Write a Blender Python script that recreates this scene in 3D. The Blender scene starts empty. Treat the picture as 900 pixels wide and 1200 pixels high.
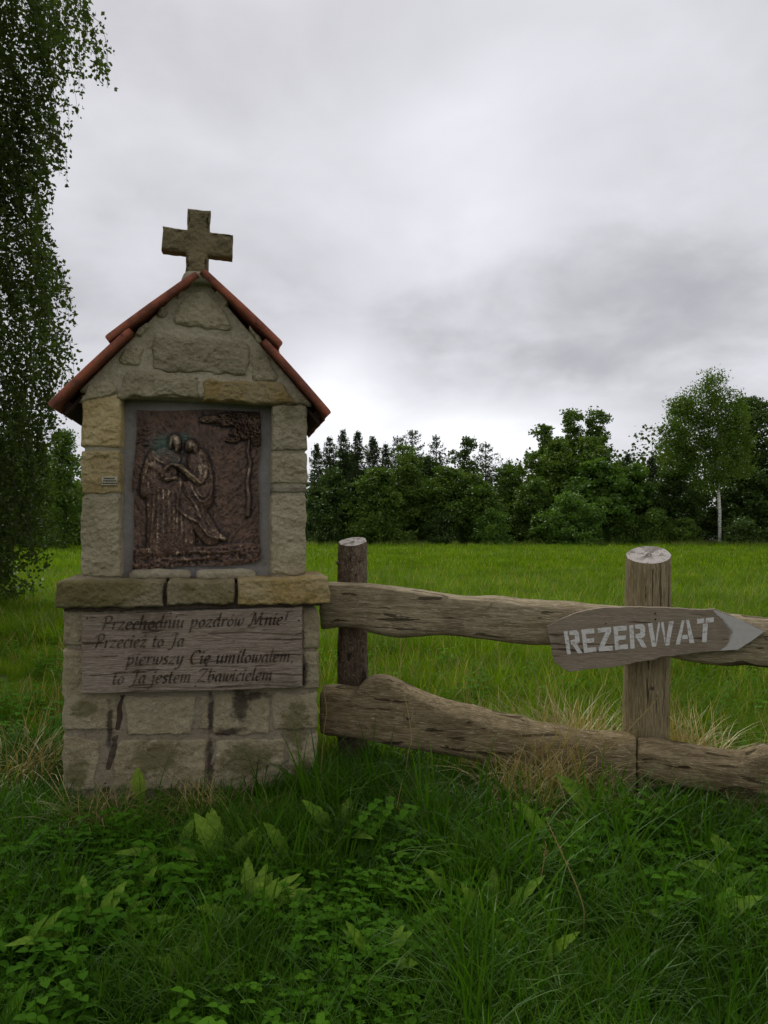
import bpy, math, random
import numpy as np
from mathutils import Vector, Matrix, noise
scene = bpy.context.scene
COL = scene.collection
# ------------------------------------------------------------------ camera, sky, sun
FOC, CX, CY, HOR, EYE = 870.0, 450.0, 600.0, 615.0, 1.5
PITCH = math.atan((HOR - CY) / FOC)
cam_d = bpy.data.cameras.new('camera'); cam = bpy.data.objects.new('camera', cam_d); COL.objects.link(cam)
cam.location = (0, 0, EYE); cam.rotation_euler = (math.pi/2 + PITCH, 0, 0)
cam_d.sensor_fit = 'VERTICAL'; cam_d.sensor_height = 36; cam_d.lens = FOC/1200*36
cam_d.clip_start = 0.05; cam_d.clip_end = 3000
scene.camera = cam
SUN_EL, SUN_AZ = math.radians(52), math.radians(-25)      # azimuth from +Y (behind the shrine), clockwise
world = bpy.data.worlds.new('World'); scene.world = world; world.use_nodes = True
def build_world():
    nt = world.node_tree; N = nt.nodes; L = nt.links; N.clear()
    out = N.new('ShaderNodeOutputWorld'); mix = N.new('ShaderNodeMixShader'); L.new(mix.outputs[0], out.inputs[0])
    sky = N.new('ShaderNodeTexSky'); sky.sky_type = 'NISHITA'; sky.sun_disc = False
    sky.sun_elevation = SUN_EL; sky.sun_rotation = SUN_AZ
    b1 = N.new('ShaderNodeBackground'); b1.inputs[1].default_value = 0.06; L.new(sky.outputs[0], b1.inputs[0])
    b2 = N.new('ShaderNodeBackground'); b2.inputs[1].default_value = 1.0
    mix.inputs[0].default_value = 0.94; L.new(b1.outputs[0], mix.inputs[1]); L.new(b2.outputs[0], mix.inputs[2])
    tc = N.new('ShaderNodeTexCoord')
    sep = N.new('ShaderNodeSeparateXYZ'); L.new(tc.outputs['Generated'], sep.inputs[0])
    def M(op, a, b=None, c=None):
        m = N.new('ShaderNodeMath'); m.operation = op
        for i, v in enumerate((a, b, c)):
            if v is None: continue
            if isinstance(v, (int, float)): m.inputs[i].default_value = v
            else: L.new(v, m.inputs[i])
        return m.outputs[0]
    zz = M('ADD', M('MAXIMUM', sep.outputs[2], 0.0), 0.30)
    cx = M('DIVIDE', sep.outputs[0], zz); cy = M('DIVIDE', sep.outputs[1], zz)
    cmb = N.new('ShaderNodeCombineXYZ'); L.new(cx, cmb.inputs[0]); L.new(cy, cmb.inputs[1])
    def noi(scale, det, rough, off, dist=0.0):
        mp = N.new('ShaderNodeMapping'); mp.inputs['Location'].default_value = off; L.new(cmb.outputs[0], mp.inputs[0])
        t = N.new('ShaderNodeTexNoise'); t.inputs['Scale'].default_value = scale; t.inputs['Detail'].default_value = det
        t.inputs['Roughness'].default_value = rough; t.inputs['Distortion'].default_value = dist
        L.new(mp.outputs[0], t.inputs[0]); return t.outputs[0]
    n1 = noi(1.1, 5, 0.5, (3.1, 1.7, 0), 0.3); n2 = noi(3.6, 7, 0.52, (9.1, 4.2, 0), 0.25)
    v = M('ADD', M('MULTIPLY', M('SUBTRACT', n1, 0.5), 0.68), M('MULTIPLY', M('SUBTRACT', n2, 0.5), 0.42))
    def blob(px, py, wide, amp, wob=0.9):
        d = Vector(((px-CX)/FOC, 1, (HOR-py)/FOC)).normalized()
        dp = N.new('ShaderNodeVectorMath'); dp.operation = 'SUBTRACT'; L.new(tc.outputs['Generated'], dp.inputs[0]); dp.inputs[1].default_value = d
        sc = N.new('ShaderNodeVectorMath'); sc.operation = 'MULTIPLY'; L.new(dp.outputs[0], sc.inputs[0]); sc.inputs[1].default_value = (1/wide[0], 1/wide[0], 1/wide[1])
        ln = N.new('ShaderNodeVectorMath'); ln.operation = 'LENGTH'; L.new(sc.outputs[0], ln.inputs[0])
        q = M('ADD', ln.outputs['Value'], M('MULTIPLY', M('SUBTRACT', n2, 0.5), wob*2))
        mr = N.new('ShaderNodeMapRange'); mr.interpolation_type = 'SMOOTHSTEP'; L.new(q, mr.inputs[0])
        mr.inputs[1].default_value = 1.25; mr.inputs[2].default_value = 0.1; mr.inputs[3].default_value = 0; mr.inputs[4].default_value = amp
        return mr.outputs[0]
    for b in (((470, 505), (0.36, 0.07), 0.15), ((385, 450), (0.10, 0.08), 0.26), ((600, 518), (0.16, 0.05), 0.28),
              ((740, 390), (0.42, 0.12), -0.13), ((560, 440), (0.2, 0.05), -0.06), ((480, 250), (0.22, 0.10), 0.05),
              ((560, 120), (0.25, 0.10), 0.05), ((880, 560), (0.15, 0.05), 0.12)):
        v = M('ADD', v, blob(b[0][0], b[0][1], b[1], b[2]))
    v = M('ADD', v, 0.535)
    cr = N.new('ShaderNodeValToRGB'); L.new(v, cr.inputs[0]); e = cr.color_ramp.elements
    e[0].position = 0.15; e[0].color = (0.24, 0.24, 0.262, 1)
    e[1].position = 0.95; e[1].color = (0.72, 0.725, 0.75, 1)
    a = e.new(0.50); a.color = (0.435, 0.432, 0.458, 1)
    a = e.new(0.34); a.color = (0.335, 0.332, 0.352, 1)
    a = e.new(0.68); a.color = (0.53, 0.53, 0.56, 1)
    L.new(cr.outputs[0], b2.inputs[0])
build_world()
sun_d = bpy.data.lights.new('sun', 'SUN'); sun = bpy.data.objects.new('sun', sun_d); COL.objects.link(sun)
sun_d.energy = 1.4; sun_d.angle = math.radians(35); sun_d.color = (1.0, 0.97, 0.92)
sd = Vector((math.sin(SUN_AZ)*math.cos(SUN_EL), math.cos(SUN_AZ)*math.cos(SUN_EL), math.sin(SUN_EL)))
sun.rotation_euler = sd.to_track_quat('Z', 'Y').to_euler()
scene.view_settings.view_transform = 'Standard'; scene.view_settings.look = 'None'
scene.view_settings.exposure = 0.68; scene.view_settings.gamma = 1.0; scene.view_settings.use_curve_mapping = False
scene.render.engine = 'CYCLES'
try: scene.cycles.max_bounces = 8; scene.cycles.transparent_max_bounces = 4
except Exception: pass

# ------------------------------------------------------------------ measuring: a pixel of the survey photo to a point on a known plane
def ray(px, py):
    a, c = math.sin(PITCH), math.cos(PITCH); z = (CY-py)/FOC
    return Vector(((px-CX)/FOC, c - a*z, a + c*z))
def at(px, py, Y):
    d = ray(px, py); return Vector((0, 0, EYE)) + d*(Y/d.y)
class Frame:
    """upright plane through O, turned rz about z; gives local (x along, z up) of a pixel at depth off behind the plane"""
    def __init__(s, O, rz):
        s.O = Vector(O); s.rz = rz; s.u = Vector((math.cos(rz), math.sin(rz), 0)); s.n = Vector((-math.sin(rz), math.cos(rz), 0))
    def __call__(s, px, py, off=0.0):
        d = ray(px, py); c = Vector((0, 0, EYE))
        t = (off - s.n.dot(c - s.O))/s.n.dot(d); p = c + d*t - s.O
        return (p.dot(s.u), p.z)
# ------------------------------------------------------------------ object helpers
def tag(o, label=None, cat=None, group=None, kind=None):
    if label: o['label'] = label
    if cat: o['category'] = cat
    if group: o['group'] = group
    if kind: o['kind'] = kind
    return o
def empty(name, loc=(0, 0, 0), rz=0.0):
    o = bpy.data.objects.new(name, None); COL.objects.link(o); o.location = loc; o.rotation_euler = (0, 0, rz)
    o.empty_display_size = 0.1; return o
def link(name, me, m=None, parent=None):
    if m is not None and not me.materials: me.materials.append(m)
    o = bpy.data.objects.new(name, me); COL.objects.link(o)
    if parent is not None: o.parent = parent
    return o
def npmesh(name, V, F, smooth=True, tint=None):
    """F: integer array (n,k) or list of such"""
    V = np.asarray(V, dtype=np.float32).reshape(-1, 3)
    if isinstance(F, list) and F and not hasattr(F[0][0], '__len__'): F = np.array(F)      # one plain list of faces
    Fs = [np.asarray(f, dtype=np.int32) for f in (F if isinstance(F, list) else [F]) if len(f)]
    me = bpy.data.meshes.new(name); me.vertices.add(len(V)); me.vertices.foreach_set('co', V.ravel())
    loops = np.concatenate([f.ravel() for f in Fs]); me.loops.add(len(loops)); me.loops.foreach_set('vertex_index', loops)
    sizes = np.concatenate([np.full(len(f), f.shape[1], np.int32) for f in Fs])
    st = np.concatenate([[0], np.cumsum(sizes)[:-1]]).astype(np.int32)
    me.polygons.add(len(sizes)); me.polygons.foreach_set('loop_start', st)
    try: me.polygons.foreach_set('loop_total', sizes)
    except Exception: pass
    me.polygons.foreach_set('use_smooth', np.full(len(sizes), smooth, dtype=bool))
    if tint is not None:
        at_ = me.attributes.new('tint', 'FLOAT', 'POINT'); at_.data.foreach_set('value', np.asarray(tint, dtype=np.float32))
    me.update(calc_edges=True); me.validate(); return me
class MB:
    def __init__(s): s.v = []; s.f = []; s.t = []
    def add(s, V, F, t=0.0):
        b = len(s.v); s.v += [tuple(p) for p in V]; s.f += [tuple(i+b for i in f) for f in F]; s.t += [t]*len(V) if isinstance(t, (int, float)) else list(t)
    def box(s, x0, x1, y0, y1, z0, z1):
        V = [(x, y, z) for x in (x0, x1) for y in (y0, y1) for z in (z0, z1)]
        s.add(V, [(0,1,3,2),(4,6,7,5),(0,4,5,1),(2,3,7,6),(0,2,6,4),(1,5,7,3)])
    def tube(s, P, R, n=8, cap=True, t=0.0):
        P = [Vector(p) for p in P]; V = []; F = []
        for i, p in enumerate(P):
            d = (P[min(i+1, len(P)-1)] - P[max(i-1, 0)]).normalized()
            a = d.orthogonal() if abs(d.z) < 0.9 else Vector((1, 0, 0)); a = (a - d*a.dot(d)).normalized(); b = d.cross(a)
            for k in range(n):
                q = 2*math.pi*k/n; V.append(p + (a*math.cos(q) + b*math.sin(q))*R[i])
        for i in range(len(P)-1):
            for k in range(n): F.append((i*n+k, i*n+(k+1)%n, (i+1)*n+(k+1)%n, (i+1)*n+k))
        if cap: F.append(tuple(range(n))[::-1]); F.append(tuple((len(P)-1)*n+k for k in range(n)))
        s.add(V, F, t)
    def mesh(s, name, smooth=True):
        me = bpy.data.meshes.new(name); me.from_pydata(s.v, [], s.f)
        me.polygons.foreach_set('use_smooth', [smooth]*len(me.polygons))
        a = me.attributes.new('tint', 'FLOAT', 'POINT'); a.data.foreach_set('value', s.t)
        me.update(); return me
    def build(s, name, m, parent=None, smooth=True): return link(name, s.mesh(name, smooth), m, parent)
def fbm(x, y, z, o=4): return noise.fractal((x, y, z), 1.0, 2.0, o)
# ------------------------------------------------------------------ materials
def base_mat(name):
    m = bpy.data.materials.new(name); m.use_nodes = True; nt = m.node_tree; nt.nodes.clear()
    return m, nt, nt.nodes, nt.links
class NT:
    def __init__(s, name):
        s.m, s.nt, s.N, s.L = base_mat(name); s.out = s.N.new('ShaderNodeOutputMaterial')
        s.tc = s.N.new('ShaderNodeTexCoord'); s.oi = s.N.new('ShaderNodeObjectInfo')
    def put(s, sock, v):
        if isinstance(v, (int, float)): sock.default_value = v
        elif isinstance(v, (tuple, list)): sock.default_value = tuple(v) + ((1,) if len(v) == 3 and len(sock.default_value) == 4 else ())
        else: s.L.new(v, sock)
    def math(s, op, a, b=None, c=None, clamp=False):
        m = s.N.new('ShaderNodeMath'); m.operation = op; m.use_clamp = clamp
        for i, v in enumerate((a, b, c)):
            if v is not None: s.put(m.inputs[i], v)
        return m.outputs[0]
    def coords(s, scale=(1, 1, 1), jitter=0.0, rot=(0, 0, 0)):
        mp = s.N.new('ShaderNodeMapping'); s.L.new(s.tc.outputs['Object'], mp.inputs[0])
        mp.inputs['Scale'].default_value = scale; mp.inputs['Rotation'].default_value = rot
        if jitter:
            c = s.N.new('ShaderNodeCombineXYZ'); v = s.math('MULTIPLY', s.oi.outputs['Random'], jitter)
            for i in range(3): s.L.new(v, c.inputs[i])
            s.L.new(c.outputs[0], mp.inputs['Location'])
        return mp.outputs[0]
    def noise(s, co, scale, det=4, rough=0.55, dist=0.0):
        t = s.N.new('ShaderNodeTexNoise'); s.L.new(co, t.inputs[0]); t.inputs['Scale'].default_value = scale
        t.inputs['Detail'].default_value = det; t.inputs['Roughness'].default_value = rough; t.inputs['Distortion'].default_value = dist
        return t.outputs[0]
    def ramp(s, v, lo, hi, a=0.0, b=1.0):
        r = s.N.new('ShaderNodeMapRange'); r.interpolation_type = 'SMOOTHSTEP'; s.put(r.inputs[0], v)
        r.inputs[1].default_value = lo; r.inputs[2].default_value = hi; r.inputs[3].default_value = a; r.inputs[4].default_value = b
        return r.outputs[0]
    def mix(s, f, a, b, mode='MIX'):
        m = s.N.new('ShaderNodeMix'); m.data_type = 'RGBA'; m.blend_type = mode
        s.put(m.inputs[0], f); s.put(m.inputs[6], a); s.put(m.inputs[7], b); return m.outputs[2]
    def bump(s, h, strength, dist, nrm=None):
        b = s.N.new('ShaderNodeBump'); b.inputs['Strength'].default_value = strength; b.inputs['Distance'].default_value = dist
        s.put(b.inputs['Height'], h)
        if nrm is not None: s.L.new(nrm, b.inputs['Normal'])
        return b.outputs[0]
    def attr(s, name):
        a = s.N.new('ShaderNodeAttribute'); a.attribute_name = name; return a.outputs['Fac']
    def surf(s, col, rough=0.9, nrm=None, spec=0.25, metal=0.0):
        p = s.N.new('ShaderNodeBsdfPrincipled'); s.put(p.inputs['Base Color'], col); s.put(p.inputs['Roughness'], rough)
        p.inputs['Specular IOR Level'].default_value = spec; s.put(p.inputs['Metallic'], metal)
        if nrm is not None: s.L.new(nrm, p.inputs['Normal'])
        s.L.new(p.outputs[0], s.out.inputs[0]); return s.m
def stone_mat(name, c1, c2, c3, moss=0.0, mosscol=(0.10, 0.105, 0.03), bump=0.5, stain=0.0):
    t = NT(name); co = t.coords(jitter=7.0); cf = t.coords()
    n1 = t.noise(co, 5, 5, 0.6, 0.6); n2 = t.noise(co, 38, 5, 0.7); n3 = t.noise(cf, 2.6, 4, 0.55, 0.4); n4 = t.noise(co, 130, 3, 0.6)
    col = t.mix(t.ramp(n1, 0.36, 0.64), c1, c2); col = t.mix(t.ramp(n2, 0.5, 0.75), col, c3)
    col = t.mix(t.ramp(n2, 0.46, 0.28, 0, 0.55), col, (c1[0]*0.38, c1[1]*0.36, c1[2]*0.32))
    if moss: col = t.mix(t.ramp(n3, 0.62-moss*0.25, 0.80-moss*0.25, 0, 0.8), col, mosscol)
    if stain: col = t.mix(t.ramp(t.noise(cf, 3.4, 5, 0.6, 1.2), 0.60, 0.70, 0, stain), col, (0.045, 0.032, 0.022))
    hs = t.N.new('ShaderNodeHueSaturation'); t.L.new(col, hs.inputs['Color'])
    t.L.new(t.math('ADD', t.math('MULTIPLY', t.oi.outputs['Random'], 0.38), 0.82), hs.inputs['Value'])
    vo = t.N.new('ShaderNodeTexVoronoi'); vo.inputs['Scale'].default_value = 42; t.L.new(t.coords(jitter=7.0), vo.inputs[0])
    h = t.math('ADD', t.math('MULTIPLY', n2, 1.3), t.math('ADD', t.math('MULTIPLY', n4, 0.5), t.math('MULTIPLY', vo.outputs['Distance'], 0.6)))
    return t.surf(hs.outputs[0], 0.92, t.bump(h, min(1, bump*1.7), 0.02))
def wood_mat(name, c1, c2, c3, grain=(1.2, 14, 14), dirt=0.4, bump=0.5, rings=False, green=0.0):
    t = NT(name); co = t.coords(grain, jitter=9.0); cp = t.coords(jitter=9.0)
    g = t.noise(co, 6, 6, 0.65, 0.5); g2 = t.noise(co, 22, 4, 0.6); n = t.noise(cp, 3.2, 4, 0.6)
    col = t.mix(t.ramp(g, 0.35, 0.65), c1, c2); col = t.mix(t.ramp(g2, 0.54, 0.68), col, c3)
    col = t.mix(t.ramp(g2, 0.44, 0.30, 0, .55), col, tuple(v*.5 for v in c1)); cr = t.ramp(t.noise(co, 3.1, 3, .5, .3), 0.372, 0.345); col = t.mix(t.math('MULTIPLY', cr, 0.8), col, (c1[0]*0.2, c1[1]*0.18, c1[2]*0.16))
    col = t.mix(t.ramp(n, 0.5, 0.72, 0, dirt), col, (c1[0]*0.35, c1[1]*0.30, c1[2]*0.24))
    if green: col = t.mix(t.ramp(t.noise(cp, 2.1, 4), 0.5, 0.66, 0, green), col, (0.075, 0.08, 0.03))
    h = t.math('SUBTRACT', t.math('ADD', g, t.math('MULTIPLY', g2, 0.5)), t.math('MULTIPLY', cr, 0.8))
    return t.surf(col, 0.85, t.bump(h, min(1, bump*1.6), 0.016), spec=0.15)
def leaf_mat(name, c1, c2, c3=None, trans=0.35, gloss=0.12, big=0.35, vein=False):
    """c1..c2 by leaf tint and object, patches by place"""
    t = NT(name); a = t.attr('tint'); co = t.coords()
    f = t.math('ADD', t.math('MULTIPLY', a, 0.65), t.math('MULTIPLY', t.oi.outputs['Random'], 0.35), clamp=True)
    col = t.mix(f, c1, c2)
    if c3: col = t.mix(t.ramp(a, 0.90, 0.97), col, c3)
    pos = t.N.new('ShaderNodeNewGeometry').outputs['Position']
    col = t.mix(t.ramp(t.noise(pos, big, 3), 0.4, 0.65, 0, 0.45), col, tuple(v*0.62 for v in c1))
    if vein: nv = t.noise(co, 70, 4, .65); col = t.mix(t.ramp(nv, .35, .65, 0, .5), col, tuple(v*.55 for v in c1)); col = t.mix(t.ramp(t.noise(co, 24, 3, .6), .56, .7, 0, .4), col, (c2[0]*1.5, c2[1]*1.25, c2[2]*1.4))
    d = t.N.new('ShaderNodeBsdfDiffuse'); t.L.new(col, d.inputs[0])
    tr = t.N.new('ShaderNodeBsdfTranslucent'); t.put(tr.inputs[0], t.mix(1.0, col, (1.25, 1.35, 0.5), 'MULTIPLY'))
    m = t.N.new('ShaderNodeMixShader'); m.inputs[0].default_value = trans; t.L.new(d.outputs[0], m.inputs[1]); t.L.new(tr.outputs[0], m.inputs[2])
    g = t.N.new('ShaderNodeBsdfGlossy'); g.inputs['Roughness'].default_value = 0.5; g.inputs[0].default_value = (0.55, 0.65, 0.5, 1)
    fr = t.N.new('ShaderNodeFresnel'); fr.inputs[0].default_value = 1.35
    m2 = t.N.new('ShaderNodeMixShader'); t.L.new(t.math('MULTIPLY', fr.outputs[0], gloss), m2.inputs[0]); t.L.new(m.outputs[0], m2.inputs[1]); t.L.new(g.outputs[0], m2.inputs[2])
    t.L.new(m2.outputs[0], t.out.inputs[0]); return t.m
def flat_mat(name, c, rough=0.9, var=0.25, scale=30, bump=0.2, c2=None):
    t = NT(name); n = t.noise(t.coords(), scale, 4, 0.6)
    col = t.mix(t.ramp(n, 0.3, 0.7), c, c2 or tuple(v*(1-var) for v in c))
    return t.surf(col, rough, t.bump(n, bump, 0.005))
M = {}
M['stone_grey'] = stone_mat('sandstone_grey', (0.315, 0.272, 0.165), (0.40, 0.352, 0.225), (0.47, 0.42, 0.28), moss=0.25, mosscol=(0.17, 0.155, 0.07))
M['stone_yellow'] = stone_mat('sandstone_yellow', (0.40, 0.30, 0.13), (0.48, 0.385, 0.19), (0.56, 0.47, 0.28), moss=0.2, mosscol=(0.24, 0.16, 0.06))
M['stone_ochre'] = stone_mat('sandstone_ochre', (0.33, 0.235, 0.085), (0.37, 0.30, 0.165), (0.43, 0.34, 0.16), moss=0.35, mosscol=(0.15, 0.095, 0.03))
M['stone_moss'] = stone_mat('sandstone_mossy', (0.26, 0.215, 0.125), (0.31, 0.26, 0.155), (0.36, 0.31, 0.2), moss=0.75, mosscol=(0.135, 0.115, 0.035))
M['stone_stain'] = stone_mat('sandstone_stained', (0.225, 0.195, 0.135), (0.26, 0.23, 0.16), (0.31, 0.28, 0.2), moss=0.6, stain=0.85)
M['stone_pale'] = stone_mat('sandstone_pale', (0.26, 0.22, 0.15), (0.31, 0.27, 0.19), (0.37, 0.325, 0.24), moss=0.35, stain=.5)
M['stone_cross'] = stone_mat('sandstone_cross', (0.20, 0.165, 0.085), (0.235, 0.19, 0.10), (0.28, 0.23, 0.135), moss=0.4, mosscol=(0.12, 0.115, 0.05), bump=0.7)
M['mortar'] = stone_mat('lime_mortar', (0.305, 0.268, 0.175), (0.365, 0.325, 0.22), (0.42, 0.38, 0.27), moss=0.1, bump=0.35)
M['mortar_base'] = stone_mat('lime_mortar_aged', (0.26, 0.215, 0.15), (0.29, 0.245, 0.175), (0.33, 0.29, 0.21), moss=0.3, stain=0.5, bump=0.35)
M['mortar_damp'] = stone_mat('damp_mortar', (0.06, 0.042, 0.03), (0.09, 0.065, 0.045), (0.12, 0.09, 0.06), bump=0.4)
M['plaster'] = stone_mat('grey_plaster', (0.29, 0.27, 0.245), (0.33, 0.31, 0.285), (0.37, 0.35, 0.32), bump=0.15)
def tilemat():
    t = NT('red_clay_tile'); co = t.coords(jitter=5); n = t.noise(co, 11, 5, .65); n2 = t.noise(co, 46, 4, .7)
    col = t.mix(t.ramp(n, .35, .65), (.16, .055, .033), (.32, .10, .052)); col = t.mix(t.ramp(n2, .56, .68, 0, .7), col, (.16, .13, .09)); col = t.mix(t.ramp(n2, .42, .3, 0, .8), col, (.06, .03, .022))
    return t.surf(col, .8, t.bump(n2, .6, .008))
M['tile'] = tilemat()
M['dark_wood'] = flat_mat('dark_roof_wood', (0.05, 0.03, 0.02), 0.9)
M['rail'] = wood_mat('weathered_rail_wood', (0.19, 0.15, 0.085), (0.34, 0.28, 0.17), (0.46, 0.395, 0.27), (1.0, 9, 9), 0.35)
M['rail_low'] = wood_mat('lower_rail_wood', (0.145, 0.108, 0.053), (0.265, 0.208, 0.115), (0.39, 0.32, 0.20), (1.0, 8, 8), 0.55)  # darker, browner tones of the rail wood, used on the lower rails
M['bark'] = wood_mat('dark_peeled_bark', (0.09, 0.064, 0.042), (0.17, 0.125, 0.085), (0.32, 0.26, 0.19), (7, 7, 3.2), 0.7, 0.95)
M['post'] = wood_mat('weathered_post_wood', (0.18, 0.14, 0.07), (0.31, 0.25, 0.14), (0.42, 0.355, 0.225), (12, 12, 0.8), 0.35, green=0.3)
M['board'] = wood_mat('grey_board_wood', (0.20, 0.15, 0.105), (0.32, 0.265, 0.205), (0.42, 0.365, 0.30), (1.4, 14, 22), 0.75, 0.4)
M['sign_wood'] = wood_mat('brown_grey_sign_wood', (0.21, 0.165, 0.115), (0.265, 0.215, 0.155), (0.33, 0.275, 0.205), (1.2, 12, 16), 0.25, 0.2)
M['letter_burn'] = flat_mat('burnt_lettering', (0.03, 0.02, 0.014), 0.95)
def worn_burn():
    t = NT('worn_burnt_lettering'); n = t.noise(t.coords((1, 1, 2)), 36, 4, .7); n1 = t.noise(t.coords(), 5, 3, .5)
    d = t.N.new('ShaderNodeBsdfDiffuse'); d.inputs[0].default_value = (.045, .032, .022, 1); tr = t.N.new('ShaderNodeBsdfTransparent'); mx = t.N.new('ShaderNodeMixShader')
    t.L.new(t.math('MULTIPLY', t.ramp(n, .30, .52, .35, 1), t.ramp(n1, .38, .6, 1, .6)), mx.inputs[0]); t.L.new(tr.outputs[0], mx.inputs[1]); t.L.new(d.outputs[0], mx.inputs[2]); t.L.new(mx.outputs[0], t.out.inputs[0]); return t.m
M['worn_burn'] = worn_burn()
def paint():
    t = NT('worn_white_paint'); n = t.noise(t.coords((1, 3, 3)), 30, 5, 0.7)
    return t.surf(t.mix(t.ramp(n, 0.34, 0.5), (0.30, 0.27, 0.225), (0.60, 0.58, 0.54)), 0.85)
M['paint'] = paint()
def endgrain():
    t = NT('cut_log_end'); w = t.N.new('ShaderNodeTexWave'); w.wave_type = 'RINGS'; w.rings_direction = 'Z'
    t.L.new(t.coords(), w.inputs[0]); w.inputs['Scale'].default_value = 22; w.inputs['Distortion'].default_value = 1.5; w.inputs['Detail'].default_value = 2
    n = t.noise(t.coords(), 24, 5, 0.7); v = t.N.new('ShaderNodeTexVoronoi'); v.feature = 'DISTANCE_TO_EDGE'; v.inputs['Scale'].default_value = 14; t.L.new(t.coords(), v.inputs[0])
    col = t.mix(w.outputs[0], (0.30, 0.27, 0.24), (0.37, 0.34, 0.31)); col = t.mix(t.ramp(n, 0.5, 0.62, 0, 0.85), col, (0.09, 0.075, 0.06))
    col = t.mix(t.ramp(t.noise(t.coords(), 9, 4, .6), .52, .62, 0, .7), col, (0.12, 0.10, 0.08))
    return t.surf(col, 0.9, t.bump(n, 0.4, 0.01))
M['endgrain'] = endgrain()
def bronze():
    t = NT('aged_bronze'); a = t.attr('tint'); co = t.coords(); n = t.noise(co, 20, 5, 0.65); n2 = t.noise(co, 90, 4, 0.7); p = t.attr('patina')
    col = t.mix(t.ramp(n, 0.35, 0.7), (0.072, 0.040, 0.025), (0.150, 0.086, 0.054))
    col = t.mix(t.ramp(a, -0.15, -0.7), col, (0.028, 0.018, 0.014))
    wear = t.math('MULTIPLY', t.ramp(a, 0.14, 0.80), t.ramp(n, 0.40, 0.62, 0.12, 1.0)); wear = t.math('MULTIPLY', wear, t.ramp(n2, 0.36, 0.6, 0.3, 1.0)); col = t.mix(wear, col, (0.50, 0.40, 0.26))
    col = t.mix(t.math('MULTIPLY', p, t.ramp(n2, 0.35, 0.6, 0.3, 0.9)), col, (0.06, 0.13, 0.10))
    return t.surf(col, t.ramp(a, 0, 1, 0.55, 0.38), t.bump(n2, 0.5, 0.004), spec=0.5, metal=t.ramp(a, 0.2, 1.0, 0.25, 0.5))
M['bronze'] = bronze()
M['birch_bark'] = None
def birchbark():
    t = NT('birch_bark'); n = t.noise(t.coords((3, 3, 14)), 2.2, 5, 0.6)
    return t.surf(t.mix(t.ramp(n, 0.52, 0.6), (0.62, 0.6, 0.56), (0.06, 0.05, 0.045)), 0.8)
M['birch_bark'] = birchbark()
M['trunk'] = flat_mat('dark_tree_bark', (0.07, 0.055, 0.04), 0.95, 0.4, 8, 0.6)
M['leaf_birch'] = leaf_mat('birch_leaves', (0.036, 0.058, 0.016), (0.085, 0.12, 0.028), trans=0.42, gloss=.06)
M['leaf_dark'] = leaf_mat('dark_leaves', (0.042, 0.076, 0.018), (0.085, 0.130, 0.030), trans=0.3)
M['leaf_mid'] = leaf_mat('green_leaves', (0.060, 0.112, 0.018), (0.140, 0.210, 0.034), trans=0.35)
M['leaf_light'] = leaf_mat('fresh_green_leaves', (0.07, 0.14, 0.022), (0.13, 0.22, 0.036), trans=0.4)
M['needle'] = leaf_mat('conifer_needles', (0.032, 0.056, 0.018), (0.065, 0.095, 0.030), trans=0.25)
M['grass_fore'] = leaf_mat('lush_grass', (0.022, 0.075, 0.004), (0.105, 0.225, 0.010), (0.24, 0.20, 0.08), trans=0.42, gloss=0.05, big=1.5)  # a greener kind than the meadow's, darkened to carry some verge shade in its colour
M['grass_meadow'] = leaf_mat('meadow_grass', (0.048, 0.118, 0.004), (0.240, 0.345, 0.012), (0.38, 0.31, 0.12), trans=0.46, gloss=0.03, big=0.6)
M['grass_edge'] = leaf_mat('tall_field_edge_grass', (0.10, 0.16, 0.025), (0.17, 0.22, 0.05), (0.3, 0.27, 0.12), trans=0.45)
M['dry'] = leaf_mat('dry_straw', (0.22, 0.16, 0.055), (0.50, 0.38, 0.17), trans=0.3, big=2)
M['herb'] = leaf_mat('herb_leaves', (0.045, 0.145, 0.008), (0.13, 0.275, 0.020), (0.24, 0.34, 0.04), trans=0.42, gloss=0.08, big=1.2)
M['dock'] = leaf_mat('dock_leaves', (0.10, 0.21, 0.02), (0.22, 0.35, 0.035), trans=0.40, gloss=0.2, big=3, vein=True)
M['dock_light'] = leaf_mat('light_weed_leaves', (0.15, 0.27, 0.03), (0.26, 0.39, 0.05), trans=0.45, gloss=0.15, big=3, vein=True)
M['dock_bright'] = leaf_mat('bright_dock_leaves', (0.22, 0.33, 0.045), (0.30, 0.40, 0.06), trans=0.5, gloss=0.12, big=3, vein=True)
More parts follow.
